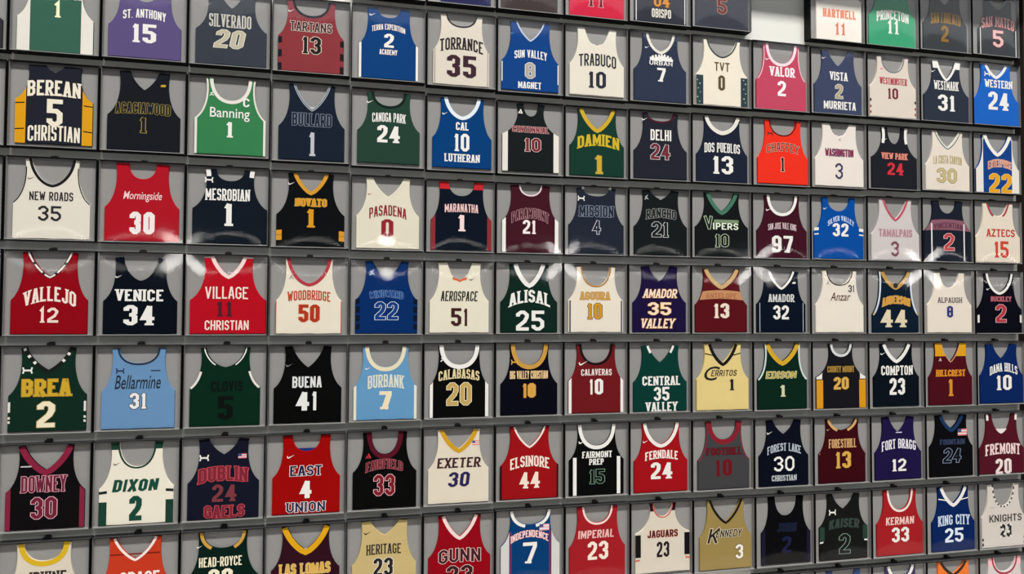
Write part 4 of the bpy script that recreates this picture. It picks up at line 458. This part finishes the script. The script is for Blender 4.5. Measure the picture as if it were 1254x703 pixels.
# ------------------------------------------------------------------ varsity letters drawn from strokes
GL = {
'A':(1,"0,0 .4,1 .6,1 1,0;.17,.3 .83,.3"),'B':(1,"0,.52 0,1 1,1* 1,.52* 0,.52;0,.52 1,.52* 1,0* 0,0 0,.52"),
'C':(1,"1,.72 1,1* 0,1* 0,0* 1,0* 1,.28"),'D':(1,"0,0 0,1 1,1* 1,0* 0,0"),'E':(.92,"1,1 0,1 0,0 1,0;0,.52 .8,.52"),
'F':(.9,"1,1 0,1 0,0;0,.5 .8,.5"),'G':(1,"1,.75 1,1* 0,1* 0,0* 1,0* 1,.46 .55,.46"),'H':(1,"0,0 0,1;1,0 1,1;0,.5 1,.5"),
'I':(.36,".5,0 .5,1"),'J':(.9,"1,1 1,0* 0,0* 0,.3"),'K':(1,"0,0 0,1;1,1 .05,.4;.36,.62 1,0"),'L':(.85,"0,1 0,0 1,0"),
'M':(1.3,"0,0 0,1 .5,.25 1,1 1,0"),'N':(1.05,"0,0 0,1 1,0 1,1"),'O':(1,"c0,0* 0,1* 1,1* 1,0*"),'P':(.95,"0,0 0,1 1,1* 1,.42* 0,.42"),
'Q':(1,"c0,0* 0,1* 1,1* 1,0*;.6,.3 1,-.05"),'R':(1,"0,0 0,1 1,1* 1,.45* 0,.45;.45,.45 1,0"),
'S':(.95,"1,.76 1,1* 0,1* 0,.52* 1,.52* 1,0* 0,0* 0,.24"),'T':(.95,"0,1 1,1;.5,1 .5,0"),'U':(1,"0,1 0,0* 1,0* 1,1"),
'V':(1,"0,1 .5,0 1,1"),'W':(1.4,"0,1 .24,0 .5,.8 .76,0 1,1"),'X':(1,"0,0 1,1;0,1 1,0"),'Y':(1,"0,1 .5,.45 1,1;.5,.45 .5,0"),'Z':(1,"0,1 1,1 0,0 1,0"),
'0':(1,"c0,0* 0,1* 1,1* 1,0*"),'1':(.42,".0,.8 .62,1 .62,0"),'2':(1,"0,.74 0,1* 1,1* 1,.56* 0,.14 0,0 1,0"),
'3':(1,"0,.76 0,1* 1,1* 1,.52* .35,.52;.35,.52 1,.52* 1,0* 0,0* 0,.24"),'4':(1,".72,0 .72,1 0,.3 1,.3"),
'5':(1,"1,1 0,1 0,.58 1,.58* 1,0* 0,0* 0,.24"),'6':(1,"1,.78 1,1* 0,1* 0,0* 1,0* 1,.56* 0,.56"),
'7':(1,"0,1 1,1 1,.86 .4,0"),'8':(1,"c0,0* 0,1* 1,1* 1,0*;0,.52 1,.52"),'9':(1,"0,.22 0,0* 1,0* 1,1* 0,1* 0,.44* 1,.44"),
'.':(.3,".5,0 .5,.04"),'-':(.6,"0,.5 1,.5"),
}
def chamfer(pts, c, closed):
    out = []; n = len(pts)
    for i, (p, fl) in enumerate(pts):
        if not fl or (not closed and i in (0, n - 1)): out.append(p); continue
        a, b = Vector(pts[i - 1][0]), Vector(pts[(i + 1) % n][0]); q = Vector(p)
        la, lb = (a - q).length, (b - q).length
        out.append(tuple(q + (a - q) * min(c / max(la, 1e-6), .5))); out.append(tuple(q + (b - q) * min(c / max(lb, 1e-6), .5)))
    return out
def ribbon(pts, wd, closed, ext=0):
    """mitred flat strokes along a polyline -> list of quads (each four 2D points)"""
    P = [Vector(p) for p in pts]
    P = [p for i, p in enumerate(P) if i == 0 or (p - P[i - 1]).length > 1e-6]
    n = len(P); hw = wd / 2; quads = []
    if n < 2: return quads
    if not closed and ext:
        P[0] = P[0] + (P[0] - P[1]).normalized() * ext; P[-1] = P[-1] + (P[-1] - P[-2]).normalized() * ext
    segs = [(i, (i + 1) % n) for i in range(n if closed else n - 1)]
    nor = []
    for a, b in segs:
        d = (P[b] - P[a]).normalized(); nor.append(Vector((-d.y, d.x)))
    def joint(k, s_in, s_out, end):
        n0, n1 = nor[s_in], nor[s_out]; m = n0 + n1
        if m.length < .55: return None
        m = m.normalized(); return m * (hw / max(m.dot(n0), .35))
    S = len(segs)
    for s, (a, b) in enumerate(segs):
        d = (P[b] - P[a]).normalized()
        ja = joint(a, s - 1, s, 0) if (s > 0 or closed) else None
        jb = joint(b, s, (s + 1) % S, 1) if (s < S - 1 or closed) else None
        pa, pb = P[a], P[b]
        if ja is None: ea = (-d * hw * .5 if (s > 0 or closed) else Vector((0, 0))); A1, A2 = pa + ea + nor[s] * hw, pa + ea - nor[s] * hw
        else: A1, A2 = pa + ja, pa - ja
        if jb is None: eb = (d * hw * .5 if (s < S - 1 or closed) else Vector((0, 0))); B1, B2 = pb + eb + nor[s] * hw, pb + eb - nor[s] * hw
        else: B1, B2 = pb + jb, pb - jb
        quads.append((A1, A2, B2, B1))
    return quads
def glyph_quads(ch, w, h, th, serif, grow=0, heavy=False):
    rel, spec = GL[ch]; th = min(th, .58 * w if ch == '1' else .95 * w if ch in 'I.' else .46 * w if heavy else .4 * w if rel > .35 else w)
    hth = min(th, h * (.2 if heavy else .165))                     # level strokes are kept thinner so counters stay open
    ky = th / hth; h = h * ky
    quads = []; tw = max(w - th, 1e-4); hh = h - th
    c = .34 * min(tw, hh * .6)
    for part in spec.split(';'):
        closed = part[0] == 'c'; part = part.lstrip('c'); pts = []
        for t in part.split():
            fl = t.endswith('*'); a, b = t.rstrip('*').split(','); a, b = float(a), float(b)
            y = h * b if (b in (0.0, 1.0) and False) else th / 2 + hh * b
            pts.append(((th / 2 + tw * a if rel > .36 else w / 2 + (a - .5) * 0, y), fl))
        raw = [p for p, _ in pts]
        pl = chamfer(pts, c, closed)
        # free ends that run up or down reach the top / base line
        if not closed:
            for e, nb in ((0, 1), (-1, -2)):
                p, q = Vector(pl[e]), Vector(pl[nb]); d = p - q
                if abs(d.y) > abs(d.x) * .8 and (abs(p.y - th / 2) < 1e-5 or abs(p.y - (h - th / 2)) < 1e-5):
                    sgn = 1 if d.y > 0 else -1
                    p = p + d * ((th / 2) / abs(d.y)); pl[e] = tuple(p)
                    if serif:
                        sw, sh = th * .82 + grow, th * .3
                        yy = (h - sh) if sgn > 0 else sh
                        x0, x1 = p.x - sw, p.x + sw
                        quads.append((Vector((x0, yy - sh - grow)), Vector((x1, yy - sh - grow)), Vector((x1, yy + sh + grow)), Vector((x0, yy + sh + grow))))
                elif abs(d.x) > abs(d.y):
                    sx = 1 if d.x > 0 else -1
                    if abs(p.x - th / 2) < 1e-5 or abs(p.x - (w - th / 2)) < 1e-5: pl[e] = (p.x + sx * th / 2, p.y)
        quads += ribbon(pl, th + 2 * grow, closed, grow)
    quads = [tuple(Vector(p) for p in q) for q in quads]
    for q in quads:
        for p in q: p.y = p.y / ky
    return quads
def text_quads(t, w, h, serif, th, arc, sl, grow):
    rels = [(GL[c][0] if c != ' ' else .5) if not (c == '1' and serif) else .55 for c in t]
    gap = .2 if len(t) > 2 else .22
    u = w / (sum(rels) + gap * (len(t) - 1)); x = -w / 2; out = []
    heavy = th >= .265 and not serif; th = th * h; grow = min(grow, .085 * u)
    for c, rl in zip(t, rels):
        cw = rl * u
        if c != ' ':
            lt = min(th, (.36 if th < .25 * h else .5) * u)
            for q in glyph_quads(c, cw, h, lt, serif, grow, heavy):
                out.append([Vector((p.x + x, p.y - h / 2)) for p in q])
        x += cw + gap * u
    for q in out:
        for p in q:
            a = arc * w * (1 - 4 * p.x * p.x / (w * w)) - arc * w * .6
            p.x += sl * p.y; p.y += a
    return out
def script_mesh(t, w, h, sl, bold):
    cu = bpy.data.curves.new('script', 'FONT'); cu.body = t; cu.align_x = 'CENTER'; cu.align_y = 'CENTER'; cu.offset = bold; cu.shear = sl; cu.resolution_u = 3
    ob = bpy.data.objects.new('script', cu); COL.objects.link(ob)
    dg = bpy.context.evaluated_depsgraph_get(); me = bpy.data.meshes.new_from_object(ob.evaluated_get(dg))
    bpy.data.objects.remove(ob); bpy.data.curves.remove(cu)
    xs = [v.co.x for v in me.vertices]; ys = [v.co.y for v in me.vertices]
    kx = w / (max(xs) - min(xs)); ky = h / (max(ys) - min(ys)); cx = (max(xs) + min(xs)) / 2; cy = (max(ys) + min(ys)) / 2
    V = [((v.co.x - cx) * kx, (v.co.y - cy) * ky) for v in me.vertices]; F = [tuple(p.vertices) for p in me.polygons]
    bpy.data.meshes.remove(me); return V, F
class Flat:
    """flat faces lying on the front of a jersey"""
    def __init__(s): s.V, s.F, s.I, s.M = [], [], [], []
    def mat(s, m):
        if m not in s.M: s.M.append(m)
        return s.M.index(m)
    def poly(s, pts, y, m):
        a = len(s.V); y -= (len(s.F) % 10) * 2.5e-5; s.V += [(p[0], y, p[1]) for p in pts]
        ar = sum(pts[i - 1][0] * pts[i][1] - pts[i][0] * pts[i - 1][1] for i in range(len(pts)))
        f = list(range(a, a + len(pts)))
        s.F.append(tuple(f if ar > 0 else f[::-1])); s.I.append(s.mat(m))
    def build(s, name, parent):
        if not s.F: return None
        return link(name, mesh(name, s.V, s.F, s.M, s.I), parent)

# ------------------------------------------------------------------ jerseys
YB, YF = .036, .018        # back and front of the folded cloth
def bez(p0, p1, p2, p3, n):
    out = []
    for i in range(n + 1):
        t = i / n; s = 1 - t
        out.append((s**3*p0[0]+3*s*s*t*p1[0]+3*s*t*t*p2[0]+t**3*p3[0], s**3*p0[1]+3*s*s*t*p1[1]+3*s*t*t*p2[1]+t**3*p3[1]))
    return out
def offset_poly(pts, d):
    """offset an open polyline to its left by d"""
    out = []
    for i in range(len(pts)):
        a = Vector(pts[max(i - 1, 0)]); b = Vector(pts[min(i + 1, len(pts) - 1)]); t = (b - a).normalized()
        out.append((pts[i][0] - t.y * d, pts[i][1] + t.x * d))
    return out
def profile(b, hem, pit, so, si, top, neck, nk):
    dz = top - pit
    arm = bez((-so, top - .006), (-so + .26 * (b - so), top - .42 * dz), (-so - .1 * (b - so), pit + .16 * dz), (-b, pit), 14)   # left armhole, downwards
    h = top - neck
    if nk == 'v': nl = bez((-si, top), (-si * .82, top - .42 * h), (-si * .42, neck + .2 * h), (0, neck), 12)
    elif nk == 'u': nl = bez((-si, top), (-si * .98, top - .6 * h), (-si * .62, neck), (0, neck), 12)
    elif nk == 'n': nl = bez((-si, top), (-si * .8, top - .45 * h), (-si * .66, neck + .14 * h), (-si * .3, neck + .1 * h), 9) + [(-si * .14, neck + .08 * h), (0, neck)]
    else: nl = bez((-si, top), (-si * .92, top - .5 * h), (-si * .5, neck + .06 * h), (0, neck), 12)
    return arm, nl
def mirror(pts): return [(-x, z) for x, z in pts]
def clip_below(pts, z):
    out = []
    for i, p in enumerate(pts):
        if p[1] <= z:
            if not out and i > 0:
                q = pts[i - 1]; t = (q[1] - z) / max(q[1] - p[1], 1e-6); out.append((q[0] + t * (p[0] - q[0]), z))
            out.append(p)
    return out
def clip_above(pts, z):
    out = []
    for i, p in enumerate(pts):
        if p[1] >= z: out.append(p)
        else:
            q = pts[i - 1] if i else p; t = (q[1] - z) / max(q[1] - p[1], 1e-6)
            out.append((q[0] + t * (p[0] - q[0]), z)); break
    return out
LOGO = {
 'swoosh': [[(-.5,.02),(-.42,-.2),(-.22,-.22),(.5,.24),(-.2,-.06),(-.36,-.06),(-.38,.14)]],
 'adidas': [[(-.5,-.4),(-.28,-.4),(-.36,-.22),(-.46,-.3)],[(-.2,-.4),(.04,-.4),(-.18,.06),(-.34,-.04)],[(.12,-.4),(.42,-.4),(.08,.4),(-.12,.26)]],
 'flag': [],
 'bar': [[(-.5,-.06),(.5,-.06),(.5,.06),(-.5,.06)]],
 'dot': [[(.5*math.cos(a*math.pi/5),.5*math.sin(a*math.pi/5)) for a in range(10)]],
 'checks': [[(-.5+i/6,-.5+j/6),(-.5+(i+1)/6,-.5+j/6),(-.5+(i+1)/6,-.5+(j+1)/6),(-.5+i/6,-.5+(j+1)/6)] for i in range(6) for j in range(6) if (i*2+j)%5==0],
 'mark': [[(-.5,-.2),(.3,-.2),(.5,.1),(.2,.25),(-.4,.15)]],
 'skyline': [[(x0,-.14),(x1,-.14),(x1,h),(x0,h)] for x0,x1,h in ((-.5,-.42,.0),(-.42,-.32,.06),(-.32,-.28,-.02),(-.28,-.2,.1),(-.2,-.14,.02),(-.14,-.06,.12),(-.06,-.02,.06),(-.02,.05,.2),(.05,.1,.08),(.1,.18,.14),(.18,.24,.04),(.24,.32,.1),(.32,.36,0),(.36,.44,.05),(.44,.5,-.03))],
}
def strokes(lines, wd, s):
    out = []
    for l in lines: out += [[(p.x * s, p.y * s) for p in q] for q in ribbon(l, wd, False)]
    return out
def logo_polys(k, s):
    if k == 'ua':        # two interlocking arcs
        up = [(-.5,.38),(-.42,.08),(-.2,-.02),(.2,-.02),(.42,.08),(.5,.38)]; dn = [(-.5,-.38),(-.42,-.08),(-.2,.02),(.2,.02),(.42,-.08),(.5,-.38)]
        return strokes([up, dn], .17, s)
    if k == 'jump':      # leaping player with a raised arm and ball
        return strokes([[(0,.1),(.02,-.12)],[(.02,-.1),(-.4,-.42)],[(.02,-.1),(.44,-.34)],[(0,.1),(.2,.42)],[(0,.1),(-.3,.12)]], .17, s) + \
            [[(.24*s+.1*s*math.cos(a), .46*s+.1*s*math.sin(a)) for a in (0,1.05,2.1,3.14,4.2,5.25)], [(-.02*s+.09*s*math.cos(a), .2*s+.09*s*math.sin(a)) for a in (0,1.05,2.1,3.14,4.2,5.25)]]
    return [[(x * s, y * s) for x, y in p] for p in LOGO[k]]

def colour_word(c):
    import colorsys
    h, sat, v = colorsys.rgb_to_hsv(*[q / 255 for q in c]); h *= 360
    if v < .2: return 'black'
    if sat < .16: return 'white' if v > .8 else 'grey'
    if 20 < h < 62 and sat < .35 and v > .7: return 'cream'
    if h < 16 or h > 345: return 'maroon' if v < .5 else 'pink' if sat < .45 else 'red'
    if h < 36: return 'brown' if v < .5 else 'orange'
    if h < 64: return 'gold'
    if h < 165: return 'green'
    if h < 192: return 'teal'
    if h < 250: return 'navy' if v < .4 else 'blue'
    return 'purple' if h < 300 else 'maroon' if v < .5 else 'pink'
def make_jersey(r, c, label, col, nk, S, parts):
    cx0, cz0, cw, chh = geo[r, c]
    xo, b, hem, pit, so, si, top, neck = S
    root = empty('basketball_jersey', (cx0 + xo, 0, cz0), label, 'jersey', 'basketball jerseys in the display cases')
    arm, nl = profile(b, hem, pit, so, si, top, neck, nk)
    side = [(-b, pit + (hem - pit) * k / 4) for k in range(1, 5)]
    left = arm + side                                     # strap end down to hem
    # gently uneven hem
    hemp = [(-b + 2 * b * k / 8, hem + .0015 * math.sin(k * 2.1 + c + r)) for k in range(1, 8)]
    out = left + hemp + mirror(left)[::-1] + mirror(nl) + nl[::-1][1:]      # counter clockwise seen from the front
    n = len(out)
    # body with a rounded rim
    ins = []
    for i in range(n):
        a, p, q = Vector(out[i - 1]), Vector(out[i]), Vector(out[(i + 1) % n])
        t1 = (p - a); t2 = (q - p); t1 = t1.normalized() if t1.length > 1e-7 else t2.normalized(); t2 = t2.normalized() if t2.length > 1e-7 else t1
        m = Vector((-t1.y, t1.x)) + Vector((-t2.y, t2.x)); m = m.normalized() if m.length > .3 else Vector((-t1.y, t1.x))
        ins.append(m)
    ringspec = ((0, YB), (0, YF + .004), (.0012, YF + .0012), (.0035, YF))
    V = []
    for d, y in ringspec: V += [(p[0] + m.x * d, y, p[1] + m.y * d) for p, m in zip(out, ins)]
    F = []
    for k in range(3):
        for i in range(n): F.append((k * n + i, k * n + (i + 1) % n, (k + 1) * n + (i + 1) % n, (k + 1) * n + i))
    F.append(tuple(range(3 * n, 4 * n))); F.append(tuple(range(n - 1, -1, -1)))
    body = link('body', mesh('jersey_body', V, F, [cloth(col)]), root)
    z1, z2, z3, z4 = YF - .0004, YF - .0008, YF - .0012, YF - .0016
    def band(pts, d0, d1, m, y, name, both=True):
        a, bb = offset_poly(pts, d0), offset_poly(pts, d1)
        f = Flat()
        for i in range(len(pts) - 1): f.poly([a[i], a[i + 1], bb[i + 1], bb[i]], y, m(i) if callable(m) else m)
        f.build(name, root)
    both_neck = nl + mirror(nl)[::-1][1:]
    for p in parts:
        k = p[0]
        if k == 'N' or k == 'N2':
            if k == 'N': w0, w1, alt, part = 0, p[2], p[3], p[4]
            else: w0, w1, alt, part = p[2], p[2] + p[3], (p[5] if len(p) > 5 else None), (p[4] if len(p) > 4 else 0)
            m1 = cloth(p[1]); m2 = cloth(alt) if isinstance(alt, tuple) else None
            def ring(pts, name='neck_trim'):
                # band on the cloth side of the neckline (right of travel from strap down to centre is the opening)
                a, bb = offset_poly(pts, -w0), offset_poly(pts, -w1)
                f = Flat()
                for i in range(len(pts) - 1):
                    P4 = [a[i], a[i + 1], bb[i + 1], bb[i]]
                    P4 = [(x, min(z, top - .0008)) for x, z in P4]
                    if alt == 'dash':
                        if i % 5 != 4: f.poly(P4, z3, m1)
                    elif alt == 'ticks':
                        if i % 3 == 0 and pts[i][1] > neck + .4 * (top - neck): f.poly(P4, z3, m1)
                    else: f.poly(P4, z2, m2 if (m2 and i % 2) else m1)
                f.build(name, root)
            if not part: ring(both_neck)
            elif part > 0:
                q = nl[:max(2, int(len(nl) * part))]; ring(q); ring(mirror(q)[::-1])
            else:
                q = nl[int(len(nl) * (1 + part)):]; ring(q + mirror(q)[::-1][1:])
        elif k == 'A':
            w, lo, hi = p[2], p[3], p[4]; q = arm[int(lo * 14):int(round(hi * 14)) + 1]
            for sgn in (1, -1):
                f = Flat(); m = cloth(p[1]); bb = offset_poly(q, w)
                for i in range(len(q) - 1): f.poly([(sgn * x, min(z, top)) for x, z in (q[i], q[i + 1], bb[i + 1], bb[i])], z1, m)
                f.build('armhole_trim', root)
        elif k == 'S':
            w, ys, ye = p[2], p[3], p[4]
            q = clip_below(left, ys) if ys is not None else [v for v in left if v[0] <= -b + w]
            if ye is not None: q = [v for v in q if v[1] >= ye] + [(-b, ye)]
            inner = []
            for x, z in q: inner.append((max(x, -b + w), z))
            for sgn in (1, -1):
                f = Flat(); m = cloth(p[1])
                for i in range(len(q) - 1): f.poly([(sgn * x, z) for x, z in (q[i], q[i + 1], inner[i + 1], inner[i])], z1, m)
                f.build('side_panel', root)['label'] = colour_word(p[1]) + ' side panel'
        elif k == 'SS':
            off, w = p[2], p[3]
            q = [v for v in left if v[0] <= -b + off]; zt = max([v[1] for v in q] + [pit])
            nseg = 8
            for sgn in (1, -1):
                f = Flat(); m = cloth(p[1])
                for i in range(nseg):
                    za, zb = zt + (hem + .002 - zt) * i / nseg, zt + (hem + .002 - zt) * (i + 1) / nseg
                    f.poly([(sgn * x, z) for x, z in ((-b + off, za), (-b + off, zb), (-b + off + w, zb), (-b + off + w, za))], z2, m)
                f.build('side_stripe', root)
        elif k == 'B':
            for sgn in (1, -1):
                f = Flat(); m = cloth(p[1])
                for zc, hh in p[3]:
                    za, zb = zc - hh / 2, zc + hh / 2
                    f.poly([(sgn * x, z) for x, z in ((-b + .0005, za), (-b + p[2], za + .1 * p[2]), (-b + p[2], zb + .1 * p[2]), (-b + .0005, zb))], z2, m)
                f.build('side_block', root)
        elif k == 'Y':
            a = clip_above(arm, p[2]); q = clip_above(nl, p[2])
            if len(q) > 1 and q[-1][1] > p[2] + 1e-4: q = q
            for sgn in (1, -1):
                f = Flat(); f.poly([(sgn * x, z) for x, z in a + q[::-1]], z1, cloth(p[1])); f.build('shoulder_patch', root)['label'] = colour_word(p[1]) + ' shoulder patch'
        elif k == 'YL':
            a = clip_above(arm, p[2])[-1]; q = clip_above(nl, p[2] - .02)[-1]; w = .005
            for sgn in (1, -1):
                f = Flat(); f.poly([(sgn * x, z) for x, z in ((a[0], a[1] - w), (q[0] - .02, q[1] - w), (q[0] - .02, q[1] + w), (a[0], a[1] + w))], z1, cloth(p[1])); f.build('shoulder_line', root)
        elif k in ('D', 'DA'):
            m = cloth(p[1]); f = Flat(); N = 16; hb = p[3] - p[2]
            for i in range(N):
                xa, xb = -1 + 2 * i / N, -1 + 2 * (i + 1) / N
                def edge(t, zc):
                    zz = zc; xl = max([v[0] for v in left if v[1] <= zc + .03] + [-b]) if False else None
                    for j in range(len(left) - 1):
                        if left[j][1] >= zc >= left[j + 1][1]:
                            u = (left[j][1] - zc) / max(left[j][1] - left[j + 1][1], 1e-6); xl = left[j][0] + u * (left[j + 1][0] - left[j][0]); break
                    if xl is None: xl = -b
                    xl += .004
                    bow = (.0 if k == 'D' else .012) * (1 - t * t)
                    return (-t * xl if False else t * abs(xl), zc + bow)
                f.poly([edge(xa, p[2]), edge(xb, p[2]), edge(xb, p[3]), edge(xa, p[3])], z1, m)
            f.build('chest_band', root)
        elif k == 'I':
            zc = neck + (top - neck) * p[2]; q = [v for v in nl if v[1] < zc]
            if len(q) > 1:
                f = Flat(); f.poly(q + mirror(q)[::-1][1:], YF + .008, cloth(p[1])); f.build('neck_insert', root)
        elif k == 'T':
            _, t, x, z, w, h, fi, ou, fo, arc, sl, th = p
            name = 'number' if t.isdigit() else 'lettering'
            f = Flat(); x -= xo
            mf = ink(fi); mo = ink(ou) if ou else None
            if fo == 'x':
                for bold, m, y in (([(.03, mo, z2)] if mo else []) + [(.006, mf, z3)]):
                    VV, FF = script_mesh(t, w, h, sl, bold)
                    for face in FF: f.poly([(VV[i][0] + x, VV[i][1] + z) for i in face], y, m)
            else:
                th = th or .2
                grow = 0
                if mo:
                    grow = min(.0048, h * .055)
                    for q in text_quads(t, w - 2 * grow, h - 2 * grow, fo == 's', th, arc, sl, grow): f.poly([(a.x + x, a.y + z) for a in q], z2, mo)
                for q in text_quads(t, w - 2 * grow, h - 2 * grow, fo == 's', th, arc, sl, 0): f.poly([(a.x + x, a.y + z) for a in q], z3, mf)
            o = f.build(name, root); o['label'] = '%s %s' % (colour_word(fi), 'number ' + t if t.isdigit() else 'lettering')
        elif k == 'L':
            _, kk, x, z, s, colr = p; x -= xo; f = Flat(); m = ink(colr)
            if kk == 'flag':
                hh = s * .62
                for i in range(5):
                    f.poly([(x + a * s, z - hh / 2 + hh * (i + e) / 5) for a, e in ((-.5, 0), (.5, 0), (.5, 1), (-.5, 1))], z2, m if i % 2 == 0 else ink((232, 222, 222)))
                f.poly([(x - .5 * s, z), (x - .1 * s, z), (x - .1 * s, z + hh / 2), (x - .5 * s, z + hh / 2)], z3, ink((70, 80, 130)))
                f.build('flag_patch', root)
            else:
                for q in logo_polys(kk, s): f.poly([(a + x, e + z) for a, e in q], z4 if kk == 'checks' else z3, m)
                f.build('checker_print' if kk == 'checks' else 'logo', root)
    return root
for J in JERSEYS: make_jersey(*J)
